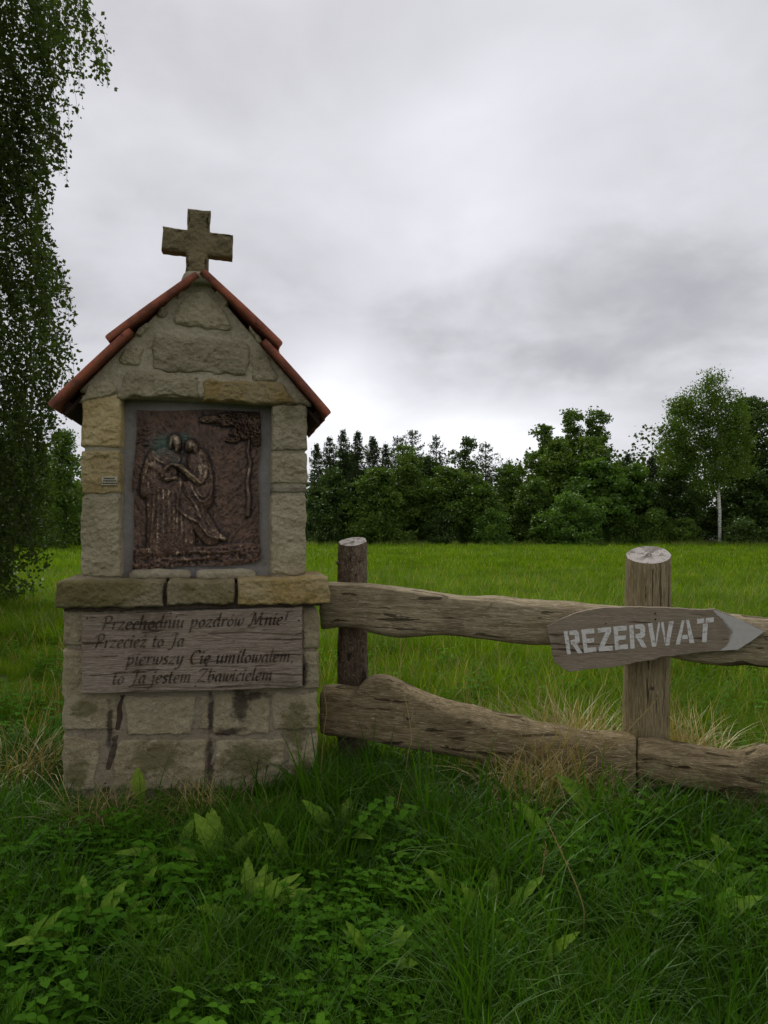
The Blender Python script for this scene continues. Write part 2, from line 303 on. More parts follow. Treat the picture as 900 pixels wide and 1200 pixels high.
# ------------------------------------------------------------------ ground
def gz(x, y): return 0.035*noise.noise((x*0.7, y*0.7, 0.3)) + 0.012*noise.noise((x*2.9, y*2.9, 1.3)) - 0.02*max(0, min(1, (x-0.5)/2))*(1 if y < 8 else 0)
def ground():
    t = NT('soil_and_turf'); co = t.coords(); n = t.noise(co, 3, 6, 0.6); n2 = t.noise(co, 40, 4, 0.6)
    sep = t.N.new('ShaderNodeSeparateXYZ'); t.L.new(co, sep.inputs[0])
    near = t.mix(n2, (0.035, 0.035, 0.014), (0.045, 0.07, 0.018)); far = t.mix(t.ramp(n, 0.3, 0.7), (0.13, 0.20, 0.012), (0.18, 0.25, 0.016))
    far = t.mix(t.ramp(n2, 0.3, 0.8), far, (0.07, 0.11, 0.015))
    col = t.mix(t.ramp(sep.outputs[1], 4.5, 14), near, far)
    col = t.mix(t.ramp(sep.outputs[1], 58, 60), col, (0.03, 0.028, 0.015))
    m = t.surf(col, 0.95, t.bump(n2, 0.5, 0.03))
    xs = np.concatenate([[-900, -300, -100, -40, -15, -8], np.arange(-5, 5.01, 0.15), [8, 15, 40, 100, 300, 900]])
    ys = np.concatenate([[-900, -100, -20, -5, 0], np.arange(1, 9.01, 0.15), [12, 16, 20, 30, 40, 50, 60, 80, 140, 400, 1500]])
    V = [(x, y, gz(x, y) if abs(x) < 8 and 0 < y < 12 else (0.0 if y < 61 else -0.0)) for y in ys for x in xs]
    nx = len(xs); F = [(j*nx+i, j*nx+i+1, (j+1)*nx+i+1, (j+1)*nx+i) for j in range(len(ys)-1) for i in range(nx-1)]
    o = link('meadow_ground', npmesh('meadow_ground', V, F), m); tag(o, kind='structure')
ground()
# ------------------------------------------------------------------ shrine
TH = math.radians(12)
O = at(222, 950, 3.9); O.z = 0
S = Frame(O, TH)
shrine = empty('wayside_shrine', O, TH)
tag(shrine, 'small sandstone wayside shrine with red tiled gable roof, stone cross and niche', 'shrine')
FRONT = lambda off: (lambda a, b, out: (a, off - out, b))
def facet(x, y, s):
    """height of a hammer-dressed face: tilted chips with sharp steps between them"""
    w = noise.noise_vector((x*.8, y*.8, s))*.35; q = Vector((x+w.x, y+w.y, s)); P_ = noise.voronoi(q)[1][0]; c = noise.cell_vector(P_*7.31)
    return (c.z-.5)*1.1 + (c.x-.5)*(q.x-P_.x)*1.8 + (c.y-.5)*(q.y-P_.y)*1.8
def stone(name, place, C4, mat, proud=0.014, back=0.1, rough=0.007, res=0.011, seed=0.0, edge=0.012, wob=0.006, rnd=7, parent=None, dish=0.0):
    """hewn block: rough front face on four corners (BL, BR, TR, TL) of plane coordinates; place(a, b, outward) gives the point"""
    BL, BR, TR, TL = [Vector(c) for c in C4]
    w = max((BR-BL).length, (TR-TL).length); h = max((TL-BL).length, (TR-BR).length)
    n = max(4, min(80, int(w/res))); m = max(4, min(70, int(h/res))); V = []; idx = {}
    for j in range(m+1):
        for i in range(n+1):
            p, q = 2*i/n-1, 2*j/m-1; mx = max(abs(p), abs(q))
            f = mx/((abs(p)**rnd + abs(q)**rnd)**(1/rnd)) if mx > 1e-6 else 1
            s, t = (p*f+1)/2, (q*f+1)/2
            c = BL*(1-s)*(1-t) + BR*s*(1-t) + TR*s*t + TL*(1-s)*t
            d = min((1-abs(p))*w/2, (1-abs(q))*h/2)
            ew = max(0, 1-d/0.04)*wob
            a = c.x + ew*noise.noise((c.x*14+seed, c.y*14, 3.3+seed))*2; b = c.y + ew*noise.noise((c.x*14, c.y*14+seed, 9.1))*2
            big = fbm(a*7+seed, b*11, seed, 3); fine = fbm(a*30, b*42+seed, seed, 4)
            k = 1-math.exp(-d/edge)
            out = proud*k + (rough*big*.7 + rough*0.4*fine + facet(a*7, b*13, seed)*rough*.5 + facet(a*30, b*52, seed+5)*rough*.32)*min(1, 0.3+k) - dish*(1-k)
            if d <= 1e-6: out = min(out, 0.0) - 0.006
            idx[i, j] = len(V); V.append(place(a, b, out))
    F = [(idx[i, j], idx[i+1, j], idx[i+1, j+1], idx[i, j+1]) for j in range(m) for i in range(n)]
    ring = [(i, 0) for i in range(n)] + [(n, j) for j in range(m)] + [(i, m) for i in range(n, 0, -1)] + [(0, j) for j in range(m, 0, -1)]
    b0 = len(V)
    for (i, j) in ring:
        p, q = 2*i/n-1, 2*j/m-1; mx = max(abs(p), abs(q)); f = mx/((abs(p)**rnd + abs(q)**rnd)**(1/rnd)); s, t = (p*f+1)/2, (q*f+1)/2
        c = BL*(1-s)*(1-t) + BR*s*(1-t) + TR*s*t + TL*(1-s)*t; V.append(place(c.x, c.y, -back))
    R = len(ring)
    for k in range(R): F.append((idx[ring[k]], b0+k, b0+(k+1) % R, idx[ring[(k+1) % R]]))
    me = bpy.data.meshes.new(name); me.from_pydata([tuple(v) for v in V], [], F + [tuple(b0+k for k in range(R))])
    me.polygons.foreach_set('use_smooth', [True]*len(me.polygons)); me.update()
    return link(name, me, M[mat], parent or shrine)
def pxs(off, pts): return [S(x, y, off) for x, y in pts]     # BL, BR, TR, TL pixels
def fs(pts, off, mat, **k):
    global SEED
    SEED += 1.37
    return stone(k.pop('name', 'stone'), FRONT(off), pxs(off, pts), mat, seed=SEED, **k)
SEED = 0.0
# plinth
def stained(name, c1, c2, c3, mossc, mosses, drips):
    """sandstone with damp run marks and lichen patches at given places of the plinth face"""
    t = NT(name); co = t.coords(jitter=7.0); cf = t.coords(); n1 = t.noise(co, 5, 5, .6, .6); n2 = t.noise(co, 38, 5, .7); n4 = t.noise(co, 130, 3, .6); nf = t.noise(cf, 22, 5, .65)
    sep = t.N.new('ShaderNodeSeparateXYZ'); t.L.new(cf, sep.inputs[0])
    col = t.mix(t.ramp(n1, .36, .64), c1, c2); col = t.mix(t.ramp(n2, .5, .75), col, c3); col = t.mix(t.ramp(n2, .46, .28, 0, .55), col, tuple(v*.38 for v in c1))
    def patch(px, py, rx, ry):
        x0, z0 = S(px, py); a = t.math('DIVIDE', t.math('SUBTRACT', sep.outputs[0], x0), rx*.0045); b = t.math('DIVIDE', t.math('SUBTRACT', sep.outputs[2], z0), ry*.0045)
        return t.math('ADD', t.math('SQRT', t.math('ADD', t.math('MULTIPLY', a, a), t.math('MULTIPLY', b, b))), t.math('MULTIPLY', t.math('SUBTRACT', nf, .5), 2.2))
    for p in mosses: col = t.mix(t.ramp(patch(*p), 1.2, .5, 0, .75), col, mossc)
    for p in drips: col = t.mix(t.ramp(patch(*p), 1.3, .4, 0, .85), col, (.035, .024, .016))
    h = t.math('ADD', t.math('MULTIPLY', n2, 1.3), t.math('MULTIPLY', n4, .5)); return t.surf(col, .92, t.bump(h, .85, .02))
DR = [(281, 824, 12, 22), (247, 838, 4, 26), (266, 857, 22, 5), (298, 815, 18, 5), (246, 892, 5, 30), (129, 855, 4, 30), (356, 790, 6, 16)]
MO = [(185, 886, 34, 22), (290, 890, 36, 22), (345, 850, 18, 30), (90, 905, 14, 18), (352, 910, 16, 26), (100, 830, 14, 10)]
M['plinth_stone'] = stained('plinth_sandstone', (0.315, 0.262, 0.155), (0.39, 0.335, 0.21), (0.47, 0.415, 0.275), (0.125, 0.112, 0.04), MO, DR)
M['plinth_mortar'] = stained('plinth_mortar', (0.26, 0.215, 0.145), (0.30, 0.25, 0.175), (0.35, 0.30, 0.215), (0.14, 0.12, 0.05), MO, DR)
zc0 = S(222, 713)[1]; uL = S(74, 800)[0]; uR = S(373, 800)[0]
DEPTH = 0.92
stone('mortar_core', FRONT(0.0), [(uL+.012, -0.2), (uR-.012, -0.2), (uR-.012, zc0), (uL+.012, zc0)], 'plinth_mortar', proud=0.002, back=DEPTH, rough=0.004, res=0.02, rnd=60, wob=0)
rect = lambda x0, y0, x1, y1: [(x0, y1), (x1, y1), (x1, y0), (x0, y0)]
B = [(rect(73, 714, 141, 757), 'stone_grey'), (rect(143, 714, 236, 760), 'stone_pale'), (rect(239, 714, 352, 762), 'stone_pale'), (rect(354, 714, 374, 760), 'stone_grey'),
     (rect(73, 761, 138, 856), 'stone_pale'), (rect(143, 764, 231, 811), 'stone_pale'), (rect(236, 766, 352, 809), 'stone_stain'), (rect(354, 763, 374, 808), 'stone_grey'),
     ([(151, 862), (226, 861), (230, 816), (144, 815)], 'stone_pale'), (rect(234, 815, 246, 856), 'stone_pale'),
     ([(249, 862), (316, 860), (316, 813), (250, 813)], 'stone_stain'), (rect(319, 812, 373, 855), 'stone_pale'),
     ([(73, 928), (111, 926), (119, 868), (73, 860)], 'stone_pale'), ([(131, 928), (241, 926), (243, 866), (136, 866)], 'stone_moss'),
     ([(248, 926), (333, 924), (334, 864), (252, 866)], 'stone_moss'), (rect(337, 859, 373, 925), 'stone_pale'),
     (rect(73, 931, 116, 985), 'stone_pale'), (rect(129, 932, 240, 985), 'stone_grey'), (rect(243, 930, 334, 985), 'stone_moss'), (rect(337, 929, 373, 985), 'stone_moss')]
for q, m in B: fs(q, 0.0, 'plinth_stone', proud=0.010, back=0.16, rough=0.0085, edge=0.003, rnd=18, res=.008, wob=.007)
# damp vertical joint and the small wedge stone beside it
fs([(113, 985), (127, 985), (131, 905), (120, 905)], 0.0, 'mortar_damp', proud=0.006, back=0.03, rough=0.004, name='damp_joint', wob=.01)
fs([(121, 903), (132, 903), (142, 858), (130, 862)], 0.0, 'mortar_damp', proud=0.006, back=0.03, rough=0.004, name='damp_joint', wob=.01)
fs([(131, 862), (141, 862), (148, 812), (139, 812)], 0.0, 'mortar_damp', proud=0.006, back=0.03, rough=0.004, name='damp_joint', wob=.01)
fs([(243, 900), (252, 896), (262, 872), (252, 874)], -0.004, 'stone_pale', proud=0.01, back=0.03, rnd=3)
# side blocks of the plinth and the body (stones of the two flanks)
RIGHT = lambda u: (lambda a, b, out: (u + out, a, b)); LEFT = lambda u: (lambda a, b, out: (u - out, -a, b))
def flank(u0, u1, z0, z1, y0, y1, rows, mats, rng):
    for side in (0, 1):
        z = z0
        for r in range(rows):
            h = (z1-z0)/rows; y = y0; k = 0
            while y < y1 - 0.02:
                L = rng.uniform(0.26, 0.42); L = y1-y if y1-y-L < 0.14 else L
                a0, a1 = y+0.006, y+L-0.006
                if side: place, C = RIGHT(u1), [(a0, z+.006), (a1, z+.006), (a1, z+h-.006), (a0, z+h-.006)]
                else: place, C = LEFT(u0), [(-a1, z+.006), (-a0, z+.006), (-a0, z+h-.006), (-a1, z+h-.006)]
                stone('stone', place, C, rng.choice(mats), proud=0.008, back=0.05, res=0.03, rough=0.006, seed=rng.uniform(0, 99))
                y += L; k += 1
            z += h
rng = random.Random(5)
flank(uL+.012, uR-.012, 0.0, zc0, 0.165, DEPTH, 4, ['stone_pale', 'stone_moss', 'stone_grey'], rng)
# cornice
OC = -0.075
CD = DEPTH + 0.14
for q, m in (([(63, 713), (191, 711), (192, 681), (65, 681)], 'stone_moss'), ([(195, 709), (275, 708), (276, 681), (196, 681)], 'stone_moss'), ([(279, 709), (387, 708), (386, 676), (279, 679)], 'stone_ochre')):
    fs(q, OC, m, proud=0.012, back=CD*0.5, rough=0.010, edge=0.003, wob=0.006, rnd=40, res=.007)
a0 = S(66, 700, OC)[0]; a1 = S(385, 700, OC)[0]; zt = S(225, 684, OC)[1]
c3 = np.linspace(a0, a1, 4)
for k in range(3):
    stone('stone', (lambda a, b, out: (a, OC + CD + out, b)), [(c3[k]+.006, zc0), (c3[k+1]-.006, zc0), (c3[k+1]-.006, zt), (c3[k]+.006, zt)], 'stone_moss', back=CD*0.49, res=0.04, proud=0.01, seed=k*3.1)
mb = MB(); mb.box(a0+.03, a1-.03, OC+.03, OC+CD-.03, zc0+.004, zt-.012); mb.build('bed_mortar', M['mortar_damp'], shrine, False)
# body: pillars, niche, back
OU = 0.055
pL0, pL1 = S(96, 560, OU)[0], S(142, 560, OU)[0]; pR0, pR1 = S(318, 560, OU)[0], S(360, 560, OU)[0]
zl = S(225, 468, OU)[1]
BD = 0.78
mb = MB(); mb.box(pL0+.012, pR1-.012, OU+.18, OU+BD, zt-.01, zl+.05); mb.build('rear_wall', M['mortar'], shrine, False)
for x0, x1 in ((pL0+.012, pL1-.006), (pR0+.006, pR1-.012)):
    stone('mortar_core', FRONT(OU), [(x0, zt-.01), (x1, zt-.01), (x1, zl+.03), (x0, zl+.03)], 'mortar', proud=0.002, back=0.165, rough=0.003, res=0.02, rnd=60, wob=0)
for q, m in ((rect(95, 463, 142, 524), 'stone_yellow'), (rect(95, 528, 141, 579), 'stone_yellow'), (rect(95, 582, 141, 676), 'stone_grey'),
             (rect(319, 475, 360, 528), 'stone_grey'), (rect(318, 531, 360, 567), 'stone_grey'), (rect(318, 570, 359, 578), 'stone_pale'), (rect(317, 580, 359, 674), 'stone_grey')):
    fs(q, OU, m, proud=0.012, back=0.17, rough=0.009, edge=0.003, rnd=26, wob=.005, res=.006)
flank(pL0+.012, pR1-.012, zt, zl, OU+.178, OU+BD, 4, ['stone_yellow', 'stone_grey', 'stone_grey'], rng)
n0, n1 = S(138, 560, .19)[0], S(324, 560, .19)[0]
stone('niche_plaster', FRONT(0.190), [(n0, zt-.005), (n1, zt-.005), (n1, zl+.02), (n0, zl+.02)], 'plaster', proud=0.001, back=0.05, rough=0.003, res=0.02, rnd=60, wob=0)
fs([(150, 680), (225, 678), (222, 668), (152, 668)], 0.10, 'mortar', proud=0.01, back=0.06, name='mortar_bed'); fs([(228, 680), (300, 678), (298, 667), (230, 668)], 0.10, 'mortar', proud=0.01, back=0.06, name='mortar_bed')
# gable
OG = 0.05
gb = S(226, 462, OG)[1]
gl = S(91, 462, OG)[0]; gr = S(365, 470, OG)[0]; ap = S(232, 326, OG)
stone('gable_mortar', FRONT(OG), [(gl, gb-.01), (gr, gb-.03), (ap[0]+.03, ap[1]), (ap[0]-.03, ap[1])], 'mortar', proud=0.0, back=BD-.04, rough=0.007, res=0.014, rnd=60, wob=0)
G = [([(88, 472), (133, 464), (139, 448), (112, 446)], 'stone_grey'), ([(133, 466), (233, 466), (231, 442), (150, 434)], 'stone_grey'), ([(236, 470), (350, 474), (330, 449), (236, 445)], 'stone_ochre'),
     ([(178, 434), (291, 441), (293, 400), (179, 394)], 'stone_grey'), ([(139, 428), (164, 430), (166, 405), (146, 408)], 'stone_grey'), ([(294, 446), (328, 447), (312, 416), (298, 409)], 'stone_grey'),
     ([(198, 380), (278, 390), (249, 343), (217, 343)], 'stone_grey'), ([(153, 393), (164, 394), (177, 381), (170, 375)], 'stone_grey'), ([(181, 371), (189, 373), (199, 362), (190, 358)], 'stone_grey'),
     ([(204, 352), (213, 350), (219, 337), (212, 334)], 'stone_grey'), ([(252, 343), (262, 358), (270, 356), (254, 338)], 'stone_grey'), ([(291, 386), (303, 402), (309, 401), (293, 382)], 'stone_grey'), ([(336, 473), (365, 476), (362, 468), (338, 466)], 'stone_grey')]
for i, (q, m) in enumerate(G):
    big = i in (1, 2, 3, 6)
    fs(q, OG-.005, m, proud=(0.012 if i != 2 else 0.026), back=0.05, rough=0.010 if big else .006, edge=0.006, rnd=16 if i in (1, 2, 3) else 4, wob=0.011, res=0.007)
# roof tiles
def P2(px, py, off): return Vector(S(px, py, off))
ROOF = {'l': (((228, 317), (121, 394)), ((150, 383), (55, 472))), 'r': (((240, 314), (333.5, 402)), ((312, 396), (390, 484)))}
YR0 = -0.035; NT_ = 4; TW = 0.262
prof = [(0, -.036), (-.003, -.02), (0, -.005), (.008, 0), (.03, 0), (.042, -.008), (.06, -.016), (.13, -.018), (.2, -.016), (.218, -.008), (.23, 0), (.254, 0), (.262, -.008), (.262, -.02), (.24, -.02), (.22, -.028), (.13, -.031), (.06, -.030), (.04, -.034)]
rng = random.Random(8)
for sd_, courses in ROOF.items():
    for ci, (p, q) in enumerate(courses):
        a = P2(*p, YR0); b = P2(*q, YR0); d = (b-a); Lg = d.length; d /= Lg; up = Vector((-d.y, d.x)) if d.x > 0 else Vector((d.y, -d.x))
        if up.y < 0: up = -up
        for k in range(NT_):
            mb = MB(); V = []; jit = rng.uniform(-.008, .008); jy = rng.uniform(-.003, .003); ss = [0, .02, Lg*.25, Lg*.5, Lg*.75, Lg-.02, Lg-.006, Lg]
            for si, s in enumerate(ss):
                for (py_, h) in prof:
                    hh = h - (.004 if si in (0,) else 0) + 0.0018*noise.noise((s*9, k*3+ci*7, py_*8)) + .004*math.sin(s/Lg*3.14)
                    if si >= len(ss)-2: hh = hh if h < -.02 else hh - (.002 if si == len(ss)-2 else .007)
                    c = a + d*(s + (jit if s > .1 else 0)) + up*hh
                    V.append((c.x, YR0 + k*TW + py_ + jy, c.y))
            n = len(prof); F = [(i*n+j, i*n+(j+1) % n, (i+1)*n+(j+1) % n, (i+1)*n+j) for i in range(len(ss)-1) for j in range(n)]
            F += [tuple(range(n)), tuple((len(ss)-1)*n+j for j in range(n))[::-1]]
            mb.add(V, F); o = mb.build('roof_tile', M['tile'], shrine, True)
        # battens under the course
        for fr in (0.3, 0.9):
            c = a + d*(Lg*fr) - up*.05; mb = MB(); V = []
            for yy in (YR0+.13, YR0+NT_*TW-.02):
                for (s, h) in ((-.022, -.014), (.022, -.014), (.022, .014), (-.022, .014)): e = c + d*s + up*h; V.append((e.x, yy, e.y))
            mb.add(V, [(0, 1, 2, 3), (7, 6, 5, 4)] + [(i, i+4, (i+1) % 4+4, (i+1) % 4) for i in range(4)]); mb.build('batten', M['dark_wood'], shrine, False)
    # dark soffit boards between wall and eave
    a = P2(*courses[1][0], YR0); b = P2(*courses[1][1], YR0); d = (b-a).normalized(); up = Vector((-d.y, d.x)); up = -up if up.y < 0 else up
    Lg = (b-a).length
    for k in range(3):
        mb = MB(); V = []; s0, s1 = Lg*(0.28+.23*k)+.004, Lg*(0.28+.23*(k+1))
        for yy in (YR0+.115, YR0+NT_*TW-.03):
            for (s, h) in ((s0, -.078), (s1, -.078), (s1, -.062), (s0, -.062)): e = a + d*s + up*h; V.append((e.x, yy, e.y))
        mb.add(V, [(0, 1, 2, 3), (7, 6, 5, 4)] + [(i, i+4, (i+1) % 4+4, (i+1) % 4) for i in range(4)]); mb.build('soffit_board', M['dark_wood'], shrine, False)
# ridge mortar with ridge caps behind
rp = P2(232, 318, 0.0)
for k in range(3):
    mb = MB(); V = []; n = 14; y0 = YR0 + .22 + k*.28; y1 = y0+.30
    for yy, r in ((y0, .075), (y0+.03, .085), (y1, .078)):
        for j in range(n+1):
            q = math.pi*j/n; V.append((rp.x + math.cos(q)*r*1.25, yy, rp.y - .04 + math.sin(q)*r))
    m = n+1; F = [(i*m+j, i*m+j+1, (i+1)*m+j+1, (i+1)*m+j) for i in range(2) for j in range(n)]; mb.add(V, F)
    o = mb.build('ridge_tile', M['tile'], shrine); md = o.modifiers.new('solid', 'SOLIDIFY'); md.thickness = 0.012
stone('ridge_mortar', FRONT(-.01), pxs(-.01, [(209, 331), (256, 331), (247, 318), (217, 318)]), 'mortar', proud=.01, back=.3, rough=.01, res=.01, rnd=4, edge=.02)
# cross
def cross():
    off = 0.05; T = 0.085; c0 = Vector(S(232, 283.5, off)); pm = (S(233, 283, off)[0]-S(232, 283, off)[0])
    tilt = math.radians(-2.2); ca, sa = math.cos(tilt), math.sin(tilt); g = 0.0125
    hx, vy_t, vy_b, hw, hb = 41.5*pm, 40.5*pm, -42*pm, 13.2*pm, 14*pm
    nx = 2*int(round(hx/g)); ny = int(round((vy_t-vy_b)/g)); X = np.linspace(-hx, hx, nx+1); Y = np.linspace(vy_b, vy_t, ny+1)
    # snap the grid to the inner corners
    for arr, vals in ((X, (-hw, hw)), (Y, (-hb, hb))):
        for v in vals: arr[np.argmin(abs(arr-v))] = v
    inside = lambda x, y: (abs(x) <= hw+1e-6) or (abs(y) <= hb+1e-6)
    cells = [(i, j) for i in range(nx) for j in range(ny) if inside((X[i]+X[i+1])/2, (Y[j]+Y[j+1])/2)]
    cs = set(cells); V = []; idx = {}; F = []
    YS = [0, .012, .04, T-.012, T]
    def vid(i, j, k):
        if (i, j, k) not in idx:
            x, y = X[i], Y[j]; b = any((i+a, j+c) not in cs for a in (-1, 0) for c in (-1, 0)); yy = YS[k]
            if b and k in (0, len(YS)-1):
                gx = sum((a+.5) for a in (-1, 0) for c in (-1, 0) if (i+a, j+c) in cs); gy = sum((c+.5) for a in (-1, 0) for c in (-1, 0) if (i+a, j+c) in cs)
                l = math.hypot(gx, gy) or 1; x += gx/l*.010; y += gy/l*.010
            p = Vector((x, yy, y)); q = p*24; dn = Vector((0, facet(p.x*16, p.z*16, 3.3)*-.007 if k == 0 else 0, 0)) + noise.noise_vector(q)*.0028 + noise.noise_vector(p*60)*.0018 + noise.noise_vector(p*9)*.005
            dn.y *= 1.5 if k in (0,) else 1; p = p + dn
            idx[i, j, k] = len(V); V.append((c0.x + p.x*ca - p.z*sa, off + p.y, c0.y + p.x*sa + p.z*ca))
        return idx[i, j, k]
    K = len(YS)-1
    for (i, j) in cells:
        F.append((vid(i, j, 0), vid(i+1, j, 0), vid(i+1, j+1, 0), vid(i, j+1, 0))); F.append((vid(i, j, K), vid(i, j+1, K), vid(i+1, j+1, K), vid(i+1, j, K)))
        for (di, dj, e) in ((-1, 0, ((i, j+1), (i, j))), (1, 0, ((i+1, j), (i+1, j+1))), (0, -1, ((i, j), (i+1, j))), (0, 1, ((i+1, j+1), (i, j+1)))):
            if (i+di, j+dj) not in cs:
                for k in range(K): F.append((vid(*e[1], k), vid(*e[0], k), vid(*e[0], k+1), vid(*e[1], k+1)))
    me = bpy.data.meshes.new('cross'); me.from_pydata(V, [], F); me.polygons.foreach_set('use_smooth', [True]*len(F)); me.update(); link('cross', me, M['stone_cross'], shrine)
cross()
# small metal plate on the left pillar
M['plate'] = flat_mat('pale_plate', (0.42, 0.40, 0.28), 0.6, 0.2, 60)
mb = MB(); u0, z1 = S(119.5, 558.5, .035); u1, z0 = S(137.5, 568.5, .035); mb.box(u0, u1, .030, .06, z0, z1); plate = mb.build('name_plate', M['plate'], shrine, False)
mb = MB(); rng = random.Random(3); w = u1-u0; h = z1-z0
for r, (f0, f1) in enumerate(((.12, .85), (.1, .9), (.05, .95))):
    x = u0 + w*f0; zz = z1 - h*(.22 + r*.29)
    while x < u0 + w*f1:
        l = rng.uniform(.0035, .007); mb.box(x, x+l, .0288, .0305, zz-h*.08, zz+h*.08); x += l + .002
mb.build('print', M['letter_burn'], plate, False)
# ------------------------------------------------------------------ bronze relief in the niche
def catmull(P, n=6):
    P = [Vector(p) for p in P]
    if len(P) < 3: return P
    Q = [P[0]*2-P[1]] + P + [P[-1]*2-P[-2]]; out = []
    for i in range(1, len(Q)-2):
        for k in range(n):
            t = k/n; a, b, c, d = Q[i-1:i+3]
            out.append(0.5*((2*b) + (c-a)*t + (2*a-5*b+4*c-d)*t*t + (3*b-a-3*c+d)*t**3))
    return out + [P[-1]]
def relief():
    nx, ny = 270, 350
    s = np.linspace(0, 1, nx); t = np.linspace(0, 1, ny); SS, TT = np.meshgrid(s, t)
    # outline in drawing units (x right, y down), slightly uneven
    lx = 104 - 16*np.sin(TT*2.6)*(TT < .5) - 14*TT**2*1.8 + 6*np.sin(TT*9); rx = 866 + 7*np.sin(TT*7+1) - 4*np.cos(TT*15)
    ty = 82 + 5*np.sin(SS*8) + 8*SS; by = 1072 + 6*np.sin(SS*11) - 22*(SS > .93)*(SS-.93)/.07
    X = lx + (rx-lx)*SS; Y = ty + (by-ty)*TT
    def nz(fx, fy, seed, o=4):
        g = np.empty_like(X)
        for j in range(ny):
            for i in range(nx): g[j, i] = noise.fractal((X[j, i]*fx, Y[j, i]*fy, seed), 1.0, 2.0, o)
        return g
    N1 = nz(.012, .012, 1.0, 4); N2 = nz(.05, .03, 4.0, 4); N3 = nz(.13, .09, 8.0, 3)
    H = .004*N1 + .004*N2 + .0014*N3
    def segd(P):
        D = np.full(X.shape, 1e9); Tt = np.zeros(X.shape); n = len(P)-1
        for k in range(n):
            ax, ay = P[k][0], P[k][1]; bx, by_ = P[k+1][0], P[k+1][1]; vx, vy = bx-ax, by_-ay; L2 = vx*vx+vy*vy+1e-9
            u = np.clip(((X-ax)*vx+(Y-ay)*vy)/L2, 0, 1); d = np.hypot(X-ax-vx*u, Y-ay-vy*u); m = d < D; D[m] = d[m]; Tt[m] = (k+u[m])/n
        return D, Tt
    cls = np.zeros(X.shape, int); rr0 = np.random.RandomState(14)
    def bulge(P, r0, r1, h, c=0, base=0.0, flat=2.0):
        nonlocal H
        D, T_ = segd(P); r = r0+(r1-r0)*T_; k = np.clip(1-(D/r)**flat, 0, 1)**.5; Z = base + h*k; m = (k > 0) & (Z > H)
        H = np.where(m, Z, H)
        if c: cls[(k > 0.02)] = c
    def ridge(P, w, h, taper=True):
        nonlocal H
        D, T_ = segd([tuple(p) for p in catmull([(x, y, 0) for x, y in P])]); a = np.exp(-(D/w)**2)
        if taper: a = a*np.clip(np.minimum(T_, 1-T_)*6+.25, 0, 1)
        H = H + h*a
    # bank of rocky ground
    g = np.clip((Y-935)/18, 0, 1); H = H + g*(.014 + .003*N2 + .006*N1 + .002*N3 + .003*np.sin(Y*.11+N1*5)); cls[Y > 938] = 4
    for P in (((90, 955), (250, 985), (430, 975), (600, 990), (850, 965)), ((200, 1010), (420, 1030), (640, 1015)), ((480, 955), (600, 962), (700, 975))): ridge(P, 9, .006)
    # halo behind the heads (a ring of rays)
    D = np.hypot(X-318, (Y-270)*1.05); H += .003*np.exp(-((D-98)/12)**2)*(Y < 300)*(1+.8*np.sin(np.arctan2(Y-270, X-318)*26))
    # left figure: long robe
    bulge([(285, 400), (250, 560), (262, 760), (255, 925)], 92, 92, .026, 1, flat=3); bulge([(330, 560), (340, 930)], 70, 80, .026, 1, flat=3)
    bulge([(210, 375), (172, 480), (158, 600)], 44, 36, .027, 1, flat=2.6); bulge([(225, 390), (212, 520), (255, 590)], 44, 34, .031, 1, flat=2.6)
    # right figure leaning in
    bulge([(480, 400), (500, 520), (500, 650)], 70, 78, .034, 2, flat=3); bulge([(450, 600), (470, 760), (560, 890)], 85, 62, .030, 2, flat=3)
    bulge([(400, 640), (400, 930)], 60, 66, .026, 2, flat=3); bulge([(560, 860), (640, 905)], 34, 20, .022, 2)
    bulge([(498, 385), (512, 500), (490, 545)], 46, 38, .042, 2, flat=2.6); bulge([(490, 545), (430, 500), (372, 445)], 34, 20, .046, 2, flat=2.4)
    # joined arms and hands
    bulge([(205, 430), (260, 470), (290, 500)], 34, 26, .038, 1, flat=2.6); bulge([(262, 500), (285, 448), (320, 428), (365, 440)], 19, 14, .046, 1)
    bulge([(290, 520), (345, 515)], 24, 20, .04, 1)
    for k in range(4): ridge([(350+k*5, 430+k*8), (372+k*4, 442+k*8), (386+k*2, 455+k*7)], 3.2, .006)
    # heads: left bearded head facing right and down, right head bowed against it
    bulge([(342, 270), (348, 300)], 34, 30, .052, 1); bulge([(352, 318), (350, 345)], 24, 12, .048, 1)
    bulge([(318, 262), (310, 320)], 22, 16, .044, 1)
    bulge([(432, 306), (428, 326)], 34, 30, .054, 2); bulge([(452, 318), (462, 352)], 24, 20, .046, 2)
    ridge([(330, 248), (345, 240), (366, 252), (374, 278)], 5, .006); ridge([(362, 280), (368, 296), (362, 302)], 3.5, .007); ridge([(352, 278), (364, 276)], 3, .004)
    ridge([(404, 300), (398, 316), (404, 322)], 3.5, .006); ridge([(408, 288), (430, 276), (458, 290), (470, 320)], 5, .006)
    for k in range(5): ridge([(414+k*9, 284-k*1.5), (424+k*9, 300), (426+k*8, 330)], 2.6, .003)
